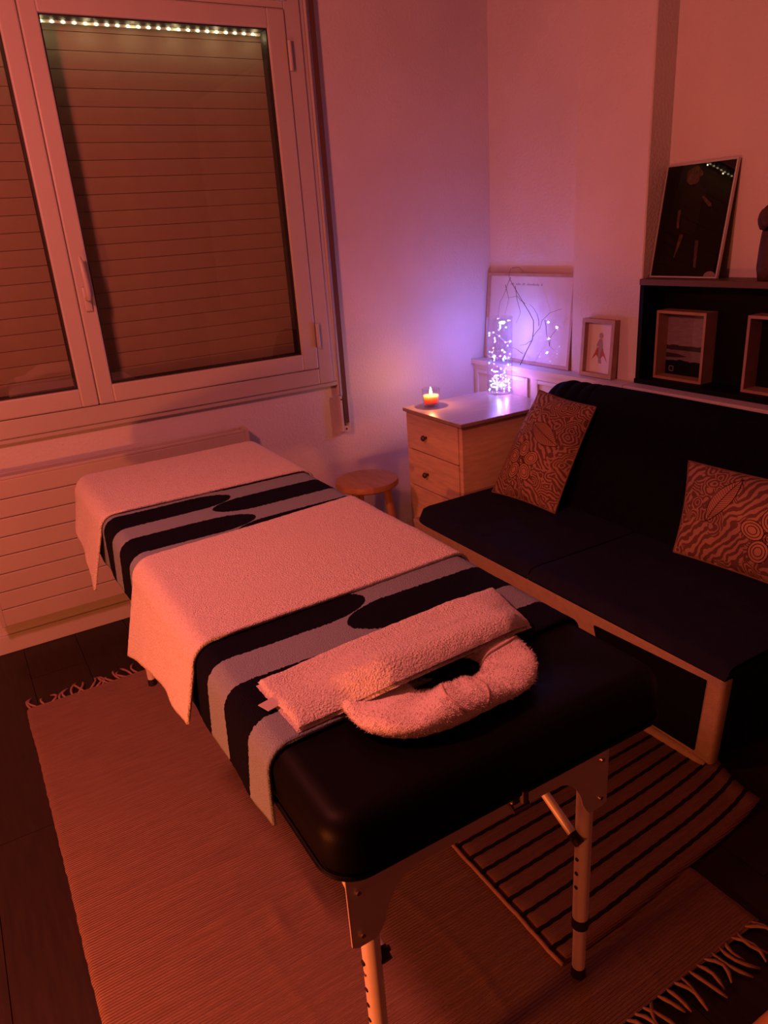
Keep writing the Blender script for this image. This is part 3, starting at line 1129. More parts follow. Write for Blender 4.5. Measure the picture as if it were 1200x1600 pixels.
def build_face_ring():
    cx, cyy = 0.562, 0.860
    bm = B()
    nu, nv = 240, 70

    def fn(a, c):
        th = 2 * PI * a
        ph = 2 * PI * c
        # outline slightly polygonal, like a stuffed horseshoe cover
        rad_o = 1 / ((abs(math.cos(th) / 0.167) ** 2.7 + abs(math.sin(th) / 0.122) ** 2.7) ** (1 / 2.7))
        rad_i = 1 / ((abs(math.cos(th) / 0.066) ** 2.4 + abs(math.sin(th) / 0.047) ** 2.4) ** (1 / 2.4))
        rm, rw = (rad_o + rad_i) / 2, (rad_o - rad_i) / 2
        ox = 0.014
        hgt = (0.019 + 0.004 * math.sin(3 * th + 1)) * (1 - 0.45 * sstep(0.0, 0.8, math.sin(th)))
        ex = math.copysign(abs(math.cos(ph)) ** 0.75, math.cos(ph))
        ez = math.copysign(abs(math.sin(ph)) ** 0.75, math.sin(ph))
        r = rm + rw * ex
        x = cx + ox * (1 - c * 0) * (0.0 if ex > 0 else 1.0) * (-ex) + r * math.cos(th)
        y = cyy + r * math.sin(th)
        z = 0.7475 + hgt * (1 + ez)
        f = 0.0010 * nz(x, y, z, 120) + 0.0038 * nz(x, y, z, 14)
        # folds running round the ring
        z += 0.003 * math.sin(9 * th + 6 * c) * max(0, ez)
        return (x + f, y + f, max(z + f, 0.7460))
    grid(bm, nu, nv, fn)
    bmesh.ops.remove_doubles(bm, verts=bm.verts[:], dist=0.0008)
    t = thing('face_rest_cover', 'fluffy white ring-shaped face rest cover around the face hole', 'face rest', (cx, cyy, 0.745))
    obj('fleece', bm, 'fluff', t, smooth=True)
    # pile of the fleece: thin tufts standing off the surface
    bm = B()
    rnd = random.Random(2)
    for k in range(9000):
        a, c = rnd.random(), rnd.uniform(-0.04, 0.56)
        p = Vector(fn(a, c % 1.0))
        q = Vector(fn((a + 0.002) % 1.0, c % 1.0)) - p
        r_ = Vector(fn(a, (c + 0.012) % 1.0)) - p
        n_ = q.cross(r_)
        if n_.length < 1e-9:
            continue
        n_.normalize()
        if n_.z < -0.3:
            n_ = -n_
        d_ = (n_ + 0.9 * Vector((rnd.uniform(-1, 1), rnd.uniform(-1, 1), rnd.uniform(-0.6, 1)))).normalized()
        s_ = d_.cross(Vector((rnd.uniform(-1, 1), rnd.uniform(-1, 1), rnd.uniform(-1, 1)))).normalized() * 0.00055
        L_ = rnd.uniform(0.0025, 0.0060)
        v0, v1, v2 = bm.verts.new(p - s_), bm.verts.new(p + s_), bm.verts.new(p + d_ * L_)
        bm.faces.new((v0, v1, v2))
    pile = obj('pile', bm, 'fluff', t)
    pile['kind'] = 'stuff'
    # stitched seams crossing the fleece
    for th0, dth in ((-0.35, 0.35), (-1.15, -0.35), (-2.3, 0.5), (0.25, 0.12)):
        bm = B()
        pts = []
        for k in range(14):
            q = k / 13
            th = th0 + dth * q
            c = 0.46 - 0.44 * q
            p = Vector(fn((th / (2 * PI)) % 1.0, c))
            pts.append((p.x, p.y, p.z + 0.0010))
        tube(bm, pts, 0.0022, 6)
        obj('seam', bm, 'seam', t, smooth=True)


build_face_ring()


def build_folded_towel():
    A, Bq, Cq, D = Vector((0.312, 1.030)), Vector((0.318, 0.874)), Vector((0.800, 0.898)), Vector((0.836, 1.052))
    t = thing('folded_towel', 'white hand towel folded into a band across the face rest', 'towel', (0.57, 0.96, 0.75))

    def surf(a, c, base, th, shrink):
        a2 = shrink + (1 - 2 * shrink) * a
        c2 = shrink * 2 + (1 - 4 * shrink) * c
        p = (Bq * (1 - a2) + Cq * a2) * (1 - c2) + (A * (1 - a2) + D * a2) * c2
        lift = 0.040 * sstep(0.10, 0.34, a2) * sstep(1.0, 0.80, a2) * (1 - 0.55 * sstep(0.50, 0.95, c2))
        return Vector((p.x, p.y - 1.15 * lift)), base + lift

    def slab(name, base, th, shrink, mat_, seed):
        bm = B()
        n, m = 120, 40

        def top(a, c):
            p, z = surf(a, c, base, th, shrink)
            e = min(a * 16, (1 - a) * 16, c * 5.0, (1 - c) * 5.0, 1.0)
            e = math.sqrt(max(0, 1 - (1 - max(0, e)) ** 2))
            w = 0.006 * math.sin(c * 7.5 + 2.5 * a + seed) * (0.4 + math.sin(a * PI)) + 0.004 * nz(a * 5, c * 2, seed, 1.5) + 0.0013 * nz(p.x, p.y, seed, 230)
            ed = 0.002 * nz(a * 30, c * 14, seed, 1.0)
            return (p.x + ed, p.y + ed, z + (th + w) * e)

        def bot(a, c):
            p, z = surf(a, c, base, th, shrink)
            return (p.x, p.y, z - 0.0005)
        grid(bm, n, m, top)
        grid(bm, 30, 10, bot)
        return obj(name, bm, mat_, t, smooth=True)
    slab('lower_fold', 0.7530, 0.006, 0.0, 'towel_white', 2.0)
    slab('upper_fold', 0.7600, 0.011, 0.006, 'towel_white', 5.0)
    bm = B()
    vs = [(0.292, 0.968, 0.7585), (0.300, 0.945, 0.7575), (0.332, 0.948, 0.7600), (0.326, 0.972, 0.7610)]
    f0 = [bm.verts.new(v) for v in vs]
    f1 = [bm.verts.new((v[0], v[1], v[2] + 0.0012)) for v in vs]
    bm.faces.new(f0[::-1]); bm.faces.new(f1)
    for i in range(4):
        bm.faces.new((f0[i], f0[(i + 1) % 4], f1[(i + 1) % 4], f1[i]))
    tg = obj('care_tag', bm, 'tag', t, label='grey care tag sticking out')


build_folded_towel()


# ------------------------------------------------------------------ sofa
def build_sofa():
    yr, yl = 0.91, 2.315
    t = thing('sofa_bed', 'dark navy sofa bed with tan front and ribbed backrest along the right wall', 'sofa', (1.75, 1.6, 0))
    # tan front apron leaning in towards the floor
    bm = B()
    v = [(1.428, yr, 0.375), (1.428, yl, 0.375), (1.52, yl - .01, 0.02), (1.52, yr + 0.075, 0.02),
         (1.468, yr, 0.375), (1.468, yl, 0.375), (1.56, yl - .01, 0.02), (1.56, yr + 0.075, 0.02)]
    vs = [bm.verts.new(p) for p in v]
    for f in ((0, 1, 2, 3), (7, 6, 5, 4), (0, 4, 5, 1), (1, 5, 6, 2), (2, 6, 7, 3), (3, 7, 4, 0)):
        bm.faces.new([vs[i] for i in f])
    bmesh.ops.bevel(bm, geom=bm.edges[:], offset=0.012, segments=3, affect='EDGES', profile=0.5)
    fr = obj('front_apron', bm, 'tan', t, smooth=False)
    smooth_by_angle(fr, 50)
    # dark cloth panel set on the apron

    def fp(y, z, out):
        q = (0.375 - z) / 0.355
        return (1.428 + 0.092 * q - out, y, z)
    bm = B()
    cs = [(1.345, 0.327), (0.965, 0.345), (1.030, 0.055), (1.345, 0.050)]
    f0 = [bm.verts.new(fp(y, z, 0.006)) for y, z in cs]
    f1 = [bm.verts.new(fp(y, z, -0.004)) for y, z in cs]
    bm.faces.new(f0[::-1]); bm.faces.new(f1)
    for i in range(4):
        bm.faces.new((f0[i], f0[(i + 1) % 4], f1[(i + 1) % 4], f1[i]))
    pn = obj('front_panel', bm, 'navy', fr, label='dark cloth panel on the tan front')
    bm = B()
    tube(bm, [(1.512, 1.40, 0.030), (1.514, 1.20, 0.026), (1.518, 1.04, 0.022), (1.520, 1.00, 0.022)], [0.014, 0.015, 0.015, 0.012], 10)
    obj('hem_roll', bm, 'tan', fr, smooth=True)
    # body under the seat and the dark cover hanging over its near end
    bm = B()
    box(bm, 1.565, 2.16, 1.02, yl - 0.02, 0.03, 0.34)
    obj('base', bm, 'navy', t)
    bm = B()

    def side(a, c):
        z = 0.395 - 0.360 * c
        x = 1.455 + 0.09 * c + (2.19 - 1.455 - 0.09 * c) * a
        y = yr - 0.002 + 0.075 * c + 0.012 * math.sin(a * 14) * c
        return (x, y, z)
    grid(bm, 30, 14, side)
    o = obj('end_cover', bm, 'navy', t, smooth=True)
    s = o.modifiers.new('thickness', 'SOLIDIFY'); s.thickness = 0.006; s.offset = 0
    # two seat cushions
    for y0, y1 in ((1.626, yl), (yr, 1.622)):
        bm = B()
        n, m = 36, 40

        def top(a, c, lo=False):
            # superellipse-like pillow top
            y = y0 + (y1 - y0) * c
            x = 1.425 + (2.06 - 1.425) * a
            e = min(a / 0.05, 1) * 1.0
            e = math.sqrt(max(0, 1 - (1 - e) ** 2))
            ec = min(c / 0.03, (1 - c) / 0.03, 1.0)
            ec = math.sqrt(max(0, 1 - (1 - ec) ** 2))
            z = 0.376 + (0.034 * e * (0.86 + 0.14 * ec))
            z += 0.0035 * nz(x * 2, y * 2, 1.5, 1.6)
            # rounded far front corner
            if y1 > 2 and c > 0.8:
                x += 0.06 * ((c - 0.8) / 0.2) ** 4 * (1 - a)
            return (x, y, z)

        def bot(a, c):
            p = top(a, c)
            return (p[0], p[1], 0.374)
        grid(bm, n, m, top)
        grid(bm, n, m, bot)
        bmesh.ops.remove_doubles(bm, verts=bm.verts[:], dist=0.0005)
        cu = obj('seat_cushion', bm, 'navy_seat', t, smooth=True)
    # backrest: rounded roll, channels stitched near the far end
    bm = B()
    yb0, yb1 = 0.88, 2.312
    ctrl = [(1.905, 0.385), (1.945, 0.50), (1.985, 0.62), (2.020, 0.72), (2.048, 0.785), (2.085, 0.825), (2.125, 0.838), (2.165, 0.828), (2.200, 0.795), (2.222, 0.74), (2.224, 0.60), (2.220, 0.385)]

    def crv(a):
        s = a * (len(ctrl) - 1)
        i = min(int(s), len(ctrl) - 2)
        f = s - i
        P = [Vector(ctrl[max(0, min(len(ctrl) - 1, j))]) for j in (i - 1, i, i + 1, i + 2)]
        return 0.5 * ((2 * P[1]) + (-P[0] + P[2]) * f + (2 * P[0] - 5 * P[1] + 4 * P[2] - P[3]) * f * f + (-P[0] + 3 * P[1] - 3 * P[2] + P[3]) * f ** 3)
    mid = Vector((2.10, 0.62))

    def back(a, c):
        y = yb0 + (yb1 - yb0) * c
        p = crv(a)
        d = yb1 - y
        # rounded far end, then ribs
        e = math.sqrt(max(0.0, 1 - (1 - min(1, d / 0.16)) ** 2))
        sc = 0.55 + 0.45 * e
        q = Vector((mid.x, 0.40)) + (p - Vector((mid.x, 0.40))) * sc
        rib = 0.010 * abs(math.sin(PI * d / 0.062)) ** 0.5 if d < 0.31 else 0.010
        nrm = (p - mid).normalized()
        q = q + nrm * (rib - 0.010) * sstep(0.45, 0.75, p.y)
        q += nrm * 0.004 * nz(y * 3, a * 3, 0.3, 1.4)
        return (q.x, y, q.y)
    grid(bm, 44, 190, back)
    # closed ends
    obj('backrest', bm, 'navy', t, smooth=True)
    for k, (x, y) in enumerate(((1.60, 1.06), (2.10, 1.06), (1.60, 2.25), (2.10, 2.25))):
        bm = B()
        tube(bm, [(x, y, 0.031), (x, y, 0.023 if k < 2 else 0.0)], [0.022, 0.018], 12)
        obj('foot', bm, 'rubber', t)
    return t


build_sofa()


# ------------------------------------------------------------------ printed cushions
def build_cushion(name, label, P00, P10, P11, P01, thick, leaf, uvo, uvrot, flower):
    """P00 lower left, P10 lower right, P11 upper right, P01 upper left of the front face as seen"""
    P00, P10, P11, P01 = [Vector(p) for p in (P00, P10, P11, P01)]
    nrm = (P10 - P00).cross(P01 - P00).normalized()     # points to the viewer
    W = (P10 - P00).length
    Hh = (P01 - P00).length

    def base(a, c):
        # edges drawn in between the corners, like a stuffed cover
        ia = a + 0.022 * math.sin(2 * PI * a) * 0
        pinch = 0.045 * (1 - (2 * c - 1) ** 2)
        pinch2 = 0.035 * (1 - (2 * a - 1) ** 2)
        a2 = 0.5 + (a - 0.5) * (1 - pinch)
        c2 = 0.5 + (c - 0.5) * (1 - pinch2)
        return (P00 * (1 - a2) + P10 * a2) * (1 - c2) + (P01 * (1 - a2) + P11 * a2) * c2

    def puff(a, c):
        b_ = (max(0, 1 - (2 * a - 1) ** 2) ** 0.55) * (max(0, 1 - (2 * c - 1) ** 2) ** 0.55)
        return b_

    def front(a, c, lift=0.0):
        p = base(a, c)
        h = thick * puff(a, c) + 0.004 * nz(a * 5, c * 5, uvo[0], 1.0) * puff(a, c)
        return p + nrm * (h * 0.62 + lift)

    def rear(a, c):
        return base(a, c) - nrm * (thick * puff(a, c) * 0.38)
    t = thing(name, label, 'cushion', (P00 + P10) / 2, 'printed cushions on the sofa')

    def uvf(a, c):
        u, v = a * W, c * Hh
        if uvrot:
            u, v = v, W - u
        return (u * 1.6 + uvo[0], v * 1.6 + uvo[1])
    bm = B()
    grid(bm, 40, 40, front, uvf)
    grid(bm, 30, 30, rear, uvf)
    bmesh.ops.remove_doubles(bm, verts=bm.verts[:], dist=0.0005)
    obj('cover', bm, 'pillow_print', t, smooth=True)
    # seam piping all round
    bm = B()
    ring = [base(k / 20, 0) for k in range(20)] + [base(1, k / 20) for k in range(20)] + [base(1 - k / 20, 1) for k in range(20)] + [base(0, 1 - k / 20) for k in range(21)]
    tube(bm, ring, 0.0035, 6, caps=False)
    obj('edge_seam', bm, 'cushion_seam', t, smooth=True)
    # printed leaf with midrib and veins
    (a0, c0), (a1, c1), wd = leaf
    dirv = Vector((a1 - a0, c1 - c0))
    per = Vector((-dirv.y, dirv.x)).normalized()
    asp = Vector((W, Hh))
    bm = B()

    def lf(s, q, lift):
        w = wd * math.sin(PI * min(1, s * 1.02)) ** 0.8
        p = Vector((a0, c0)) + dirv * s + per * (w * q)
        return front(p.x, p.y, lift)
    grid(bm, 20, 8, lambda s, q: lf(s, 2 * q - 1, 0.0010))
    obj('leaf_print', bm, 'leaf_fill', t, smooth=True)
    bm = B()
    n = 22
    for s in range(n):
        s0 = s / n
        tube(bm, [lf(s0, 0, 0.0016), lf(s0 + 1 / n, 0, 0.0016)], 0.0011, 4)
        for sg in (-1, 1):
            tube(bm, [lf(s0, sg, 0.0014), lf(s0 + 1 / n, sg, 0.0014)], 0.0011, 4)
            if 2 < s < n - 2:
                tube(bm, [lf(s0 - 0.05, 0, 0.0016), lf(s0 + 0.03, sg * 0.9, 0.0014)], 0.0007, 4)
    obj('leaf_veins', bm, 'leaf_ink', t)
    # petals of a printed flower and a small ring medallion
    fa, fc, fs = flower
    bmf, bmi = B(), B()

    def spot(da, dc, lift):
        return front(min(0.97, max(0.03, fa + da / W)), min(0.97, max(0.03, fc + dc / Hh)), lift)

    def oval(cx_, cy_, ra, rb, ang, lift, n_=18):
        return [spot(cx_ + ra * math.cos(q) * math.cos(ang) - rb * math.sin(q) * math.sin(ang), cy_ + ra * math.cos(q) * math.sin(ang) + rb * math.sin(q) * math.cos(ang), lift) for q in [2 * PI * k / n_ for k in range(n_)]]
    for k in range(5):
        an = 2 * PI * k / 5 + 0.4
        px_, py_ = fs * 0.62 * math.cos(an), fs * 0.62 * math.sin(an)
        ring = oval(px_, py_, fs * 0.42, fs * 0.33, an, 0.0012)
        c0_ = bmf.verts.new(spot(px_, py_, 0.0012))
        vs_ = [bmf.verts.new(p_) for p_ in ring]
        for i_ in range(len(vs_)):
            bmf.faces.new((c0_, vs_[i_], vs_[(i_ + 1) % len(vs_)]))
        for sc_ in (1.0, 0.72, 0.42):
            rg = oval(px_, py_, fs * 0.42 * sc_, fs * 0.33 * sc_, an, 0.0018)
            tube(bmi, rg + [rg[0]], 0.0010, 4, caps=False)
    for sc_ in (0.22, 0.12):
        rg = oval(0, 0, fs * sc_, fs * sc_, 0, 0.0020)
        tube(bmi, rg + [rg[0]], 0.0010, 4, caps=False)
    obj('flower_print', bmf, 'leaf_fill', t, smooth=True)
    obj('flower_outline', bmi, 'leaf_ink', t)
    return t, front


_, fr1 = build_cushion('printed_cushion', 'brown doodle-print cushion standing upright at the cabinet end of the sofa',
                       (1.795, 2.262, 0.412), (1.818, 1.918, 0.412), (2.022, 1.925, 0.782), (2.010, 2.218, 0.806), 0.13,
                       ((0.36, 0.70), (0.84, 0.56), 0.085), (0.2, 0.3), False, (0.43, 0.34, 0.085))
_, fr2 = build_cushion('printed_cushion', 'brown doodle-print cushion lying lengthwise at the right edge of the sofa',
                       (1.872, 1.425, 0.412), (1.900, 0.930, 0.412), (2.015, 0.950, 0.690), (1.990, 1.485, 0.680), 0.13,
                       ((0.245, 0.42), (0.40, 0.94), 0.062), (3.2, 1.7), True, (0.66, 0.42, 0.085))


# ------------------------------------------------------------------ drawer cabinet, candle, vase
CT = 0.705


def build_cabinet():
    x0, x1, y0, y1 = 1.700, 2.185, 2.330, 2.745
    t = thing('drawer_cabinet', 'light wood three-drawer cabinet between stool and sofa', 'cabinet', ((x0 + x1) / 2, (y0 + y1) / 2, 0))
    bm = B()
    box(bm, x0 - 0.014, x1 + 0.004, y0 - 0.012, y1 + 0.008, CT - 0.016, CT, bev=0.003)
    obj('top', bm, 'wood_top', t)
    for (a, b_) in ((y0, y0 + 0.022), (y1 - 0.022, y1)):
        bm = B()
        box(bm, x0, x1, a, b_, 0.0, CT - 0.0165, bev=0.002)
        obj('side_panel', bm, 'wood', t)
    bm = B()
    box(bm, x1 - 0.01, x1, y0 + 0.0225, y1 - 0.0225, 0.03, CT - 0.0165)
    obj('rear_panel', bm, 'wood', t)
    bm = B()
    box(bm, x0 + 0.02, x1 - 0.011, y0 + 0.0225, y1 - 0.0225, 0.02, 0.04)
    obj('bottom_panel', bm, 'wood', t)
    bm = B()
    box(bm, x0 + 0.012, x0 + 0.02, y0 + 0.0225, y1 - 0.0225, 0.045, CT - 0.018)
    obj('drawer_gap', bm, 'wood_edge', t)
    for z0, z1 in ((0.524, 0.686), (0.354, 0.520), (0.060, 0.350)):
        bm = B()
        box(bm, x0 - 0.004, x0 + 0.011, y0 + 0.026, y1 - 0.004, z0, z1, bev=0.003)
        d = obj('drawer', bm, 'wood', t)
        bm = B()
        c = (x0 - 0.004, 2.585, (z0 + z1) / 2 - 0.008)
        prof = [(0.0, 0), (0.006, 0.0), (0.005, 0.010), (0.012, 0.014), (0.013, 0.020), (0.008, 0.026), (0, 0.027)]
        n = 14
        rings = [[bm.verts.new((c[0] - h, c[1] + max(r, 1e-4) * math.cos(2 * PI * k / n), c[2] + max(r, 1e-4) * math.sin(2 * PI * k / n))) for k in range(n)] for r, h in prof]
        for r0, r1 in zip(rings, rings[1:]):
            for k in range(n):
                bm.faces.new((r0[k], r0[(k + 1) % n], r1[(k + 1) % n], r1[k]))
        obj('knob', bm, 'knob', d, smooth=True)


build_cabinet()


def build_candle():
    c = (1.793, 2.680, CT)
    t = thing('candle', 'small lit candle in a clear glass on the wooden cabinet', 'candle', c)
    bm = B()
    lathe(bm, c, [(0, 0.0), (0.031, 0.0), (0.034, 0.006), (0.0395, 0.078), (0.037, 0.079), (0.033, 0.012), (0, 0.011)], 32)
    smooth_by_angle(obj('glass', bm, 'clear_glass', t), 50)
    bm = B()
    lathe(bm, c, [(0, 0.013), (0.0315, 0.013), (0.0345, 0.048), (0.020, 0.046), (0, 0.045)], 28)
    obj('wax', bm, 'wax', t, smooth=True)
    bm = B()
    tube(bm, [(c[0], c[1], c[2] + 0.044), (c[0] + .001, c[1], c[2] + 0.055)], 0.0012, 6)
    obj('wick', bm, 'rubber', t)
    bm = B()
    lathe(bm, (c[0], c[1], c[2] + 0.051), [(0, 0), (0.004, 0.003), (0.0065, 0.009), (0.005, 0.017), (0.002, 0.026), (0, 0.030)], 14)
    obj('flame', bm, 'flame', t, smooth=True)
    lamp('candle_light', (c[0], c[1], c[2] + 0.0865), (1.0, 0.34, 0.13), 1.9, 0.004)


build_candle()


def build_vase():
    c = (2.163, 2.655, CT)
    t = thing('fairy_light_vase', 'tall clear glass cylinder vase filled with glowing coloured fairy lights', 'vase', c)
    R, Hv = 0.0585, 0.345
    bm = B()
    lathe(bm, c, [(0, 0.0005), (R - 0.004, 0.0005), (R, 0.005), (R, Hv), (R - 0.002, Hv + 0.001), (R - 0.0035, Hv), (R - 0.0035, 0.014), (0, 0.012)], 48)
    smooth_by_angle(obj('glass', bm, 'clear_glass', t), 50)
    rnd = random.Random(5)
    pts = []
    a = 0.3
    # wire: dense tangle at the bottom, loops climbing the wall, a few at the rim
    for k in range(46):
        a += rnd.uniform(1.2, 2.9)
        r = R * rnd.uniform(0.25, 0.86)
        z = 0.018 + 0.05 * rnd.random()
        pts.append((c[0] + r * math.cos(a), c[1] + r * math.sin(a), c[2] + z))
    for k in range(26):
        a += rnd.uniform(0.6, 1.6)
        r = R * rnd.uniform(0.45, 0.86)
        z = 0.06 + 0.125 * rnd.random()
        pts.append((c[0] + r * math.cos(a), c[1] + r * math.sin(a), c[2] + z))
    for k in range(18):
        a += rnd.uniform(0.5, 1.1)
        r = R * rnd.uniform(0.78, 0.87)
        z = 0.15 + 0.18 * k / 17 + rnd.uniform(-0.02, 0.01)
        pts.append((c[0] + r * math.cos(a), c[1] + r * math.sin(a), c[2] + z))
    bm = B()
    tube(bm, pts, 0.0005, 4)
    w = obj('wire', bm, 'wire', t)
    cols = ['fairy_white', 'fairy_white', 'fairy_blue', 'fairy_green', 'fairy_pink', 'fairy_white', 'fairy_blue']
    protos = {}
    for k, p in enumerate(pts):
        if 46 <= k < 72 and k % 5 == 4:
            continue
        m = cols[k % 7]
        if m not in protos:
            bm = B()
            bmesh.ops.create_icosphere(bm, subdivisions=2, radius=0.0034)
            me = bpy.data.meshes.new('fairy_bulb')
            bm.to_mesh(me); bm.free()
            for pl in me.polygons:
                pl.use_smooth = True
            me.materials.append(MATS[m])
            protos[m] = me
        o = bpy.data.objects.new('fairy_bulb', protos[m])
        COL.objects.link(o)
        o.parent = w
        o.location = Vector(p) - Vector(c)
        s = rnd.uniform(0.8, 1.35)
        o.scale = (s, s, s)
    for dx, dy, dz, col_, w_ in ((-0.020, -0.015, 0.050, (0.17, 0.20, 1.0), 0.45), (0.020, 0.015, 0.085, (0.25, 0.18, 1.0), 0.45),
                                 (-0.010, 0.022, 0.170, (0.30, 0.17, 1.0), 0.9), (0.022, -0.010, 0.235, (0.32, 0.17, 1.0), 1.1),
                                 (-0.018, -0.012, 0.290, (0.30, 0.20, 1.0), 1.1), (0.018, -0.022, 0.045, (1.0, 0.22, 0.60), 0.45),
                                 (0.010, 0.020, 0.310, (0.45, 0.90, 0.75), 0.30)):
        lamp('fairy_light_glow', (c[0] + dx, c[1] + dy, c[2] + dz), col_, w_, 0.005)


build_vase()


# ------------------------------------------------------------------ stools
def build_stool(cx, cyy, h, rot, label, splay=0.135):
    t = thing('wooden_stool', label, 'stool', (cx, cyy, 0), 'round wooden stools')
    bm = B()
    R = 0.138
    lathe(bm, (cx, cyy, 0), [(0, h - 0.032), (R - 0.008, h - 0.032), (R - 0.001, h - 0.026), (R, h - 0.014), (R - 0.003, h - 0.003), (R - 0.012, h), (0, h)], 48)
    smooth_by_angle(obj('seat', bm, 'stool_wood', t), 35)
    ang = [rot + k * 2 * PI / 3 for k in range(3)]
    for a in ang:
        bm = B()
        p0 = (cx + 0.082 * math.cos(a), cyy + 0.082 * math.sin(a), h - 0.031)
        p1 = (cx + splay * math.cos(a), cyy + splay * math.sin(a), 0.0)
        mid_ = tuple((p0[i] * 0.5 + p1[i] * 0.5) for i in range(3))
        tube(bm, [p0, mid_, p1], [0.0175, 0.0185, 0.0145], 14)
        smooth_by_angle(obj('leg', bm, 'stool_wood', t))
    return t


build_stool(1.434, 2.672, 0.45, -0.62, 'round wooden stool with splayed legs below the shutter strap')
build_stool(1.045, 0.310, 0.40, 2.50, 'wooden stool just entering the picture at the bottom right corner', 0.30)


# ------------------------------------------------------------------ poster, frames and shelf on the ledge
LZ = 0.8225


def tilted(y0, y1, zb, xb, lean, hgt):
    """frame-local (s along +y, h up the leaning face, d towards the room) -> world"""
    L = math.hypot(lean, hgt)
    ux, uz = lean / L, hgt / L

    def P(s, h, d):
        return (xb + ux * h - uz * d, y0 + s, zb + uz * h + ux * d)
    return P, L


def slab_on(bm, P, s0, s1, h0, h1, d0, d1):
    vs = [bm.verts.new(P(s, h, d)) for d in (d0, d1) for (s, h) in ((s0, h0), (s1, h0), (s1, h1), (s0, h1))]
    for f in ((0, 1, 2, 3), (7, 6, 5, 4), (0, 4, 5, 1), (1, 5, 6, 2), (2, 6, 7, 3), (3, 7, 4, 0)):
        bm.faces.new([vs[i] for i in f])
    return bm


def poly_on(bm, P, pts, d, th=0.0004):
    v0 = [bm.verts.new(P(s, h, d)) for s, h in pts]
    v1 = [bm.verts.new(P(s, h, d + th)) for s, h in pts]
    n = len(pts)
    bm.faces.new(v0[::-1]); bm.faces.new(v1)
    for i in range(n):
        bm.faces.new((v0[i], v0[(i + 1) % n], v1[(i + 1) % n], v1[i]))
    return bm


def frame_bars(t, P, W, Hh, bw, d0, d1, material):
    for nm, a in (('frame_bar', (0, W, 0, bw)), ('frame_bar', (0, W, Hh - bw, Hh)), ('frame_bar', (0, bw, bw, Hh - bw)), ('frame_bar', (W - bw, W, bw, Hh - bw))):
        bm = B()
        slab_on(bm, P, *a, d0, d1)
        obj(nm, bm, material, t)


def build_poster():
    # bottom on the ledge, top against the niche wall
    y0, y1 = 2.361, 2.945
    P, L = tilted(y0, y1, LZ, 2.318, 0.034, 0.398)
    W = y1 - y0
    t = thing('framed_poster', 'pale framed poster leaning in the corner behind the fairy-light vase', 'poster', (2.32, (y0 + y1) / 2, LZ))
    frame_bars(t, P, W, L, 0.013, 0.0, 0.018, 'poster_frame')
    bm = B()
    slab_on(bm, P, 0.013, W - 0.013, 0.013, L - 0.013, 0.003, 0.008)
    sh = obj('print', bm, 'paper', t)
    # line of small hand lettering along the top of the sheet (illegible in the photo)
    bm = B()
    x = W - 0.16
    rnd = random.Random(3)
    for wl in (3, 4, 2, 10, 1):
        for k in range(wl):
            hgt = rnd.choice((0.006, 0.006, 0.009))
            poly_on(bm, P, [(x, L - 0.052), (x - 0.0035, L - 0.052), (x - 0.0042, L - 0.052 + hgt), (x - 0.001, L - 0.052 + hgt)], 0.0081, 0.0003)
            x -= 0.0085
        x -= 0.012
    obj('lettering', bm, 'ink', sh)
    bm = B()
    slab_on(bm, P, 0.013, W - 0.013, 0.013, L - 0.013, 0.0095, 0.0105)
    obj('glazing', bm, 'poster_glass', t)


build_poster()


def build_twigs():
    t = thing('twig_branch', 'thin bare twig branch standing behind the vase in front of the poster', 'twig', (2.255, 2.64, LZ))
    rnd = random.Random(11)
    X = 2.262
    main = [(2.630, 0.8235), (2.600, 0.88), (2.552, 0.945), (2.545, 1.03), (2.60, 1.10), (2.665, 1.175), (2.70, 1.215), (2.690, 1.25)]
    branches = [
        main,
        [(2.552, 0.955), (2.50, 1.0), (2.478, 1.035), (2.43, 1.07), (2.36, 1.09)],
        [(2.495, 1.01), (2.51, 1.06), (2.56, 1.10)],
        [(2.665, 1.175), (2.66, 1.11), (2.635, 1.06), (2.66, 1.01)],
        [(2.70, 1.21), (2.735, 1.15), (2.765, 1.10), (2.775, 1.03)],
        [(2.72, 1.18), (2.70, 1.12), (2.73, 1.05)],
        [(2.60, 1.10), (2.66, 1.13), (2.73, 1.12)],
        [(2.69, 1.25), (2.64, 1.255), (2.60, 1.235)],
        [(2.60, 0.88), (2.64, 0.895), (2.70, 0.90), (2.74, 0.94)],
        [(2.552, 0.94), (2.60, 0.92), (2.64, 0.91)],
        [(2.478, 1.035), (2.46, 0.98), (2.43, 0.93), (2.395, 0.915)],
        [(2.43, 0.93), (2.42, 0.97), (2.40, 1.0)],
    ]
    for i, br in enumerate(branches):
        bm = B()
        pts = []
        for j, (y, z) in enumerate(br):
            pts.append((X + 0.008 * math.sin(i * 2.1 + j * 0.9) * (0 if (i == 0 and j == 0) else 1), y + rnd.uniform(-.004, .004), z))
        # insert slightly crooked mid points
        q = [pts[0]]
        for p0, p1 in zip(pts, pts[1:]):
            q.append(tuple((p0[k] + p1[k]) / 2 + rnd.uniform(-0.003, 0.003) for k in range(3)))
            q.append(p1)
        r0 = 0.0022 if i == 0 else 0.0013
        tube(bm, q, [r0 * (1 - 0.65 * k / (len(q) - 1)) for k in range(len(q))], 5)
        obj('stem' if i == 0 else 'twig', bm, 'twig', t, smooth=True)


build_twigs()


def fill_shape(name, P, pts, d, material, parent):
    bm = B()
    poly_on(bm, P, pts, d)
    return obj(name, bm, material, parent)


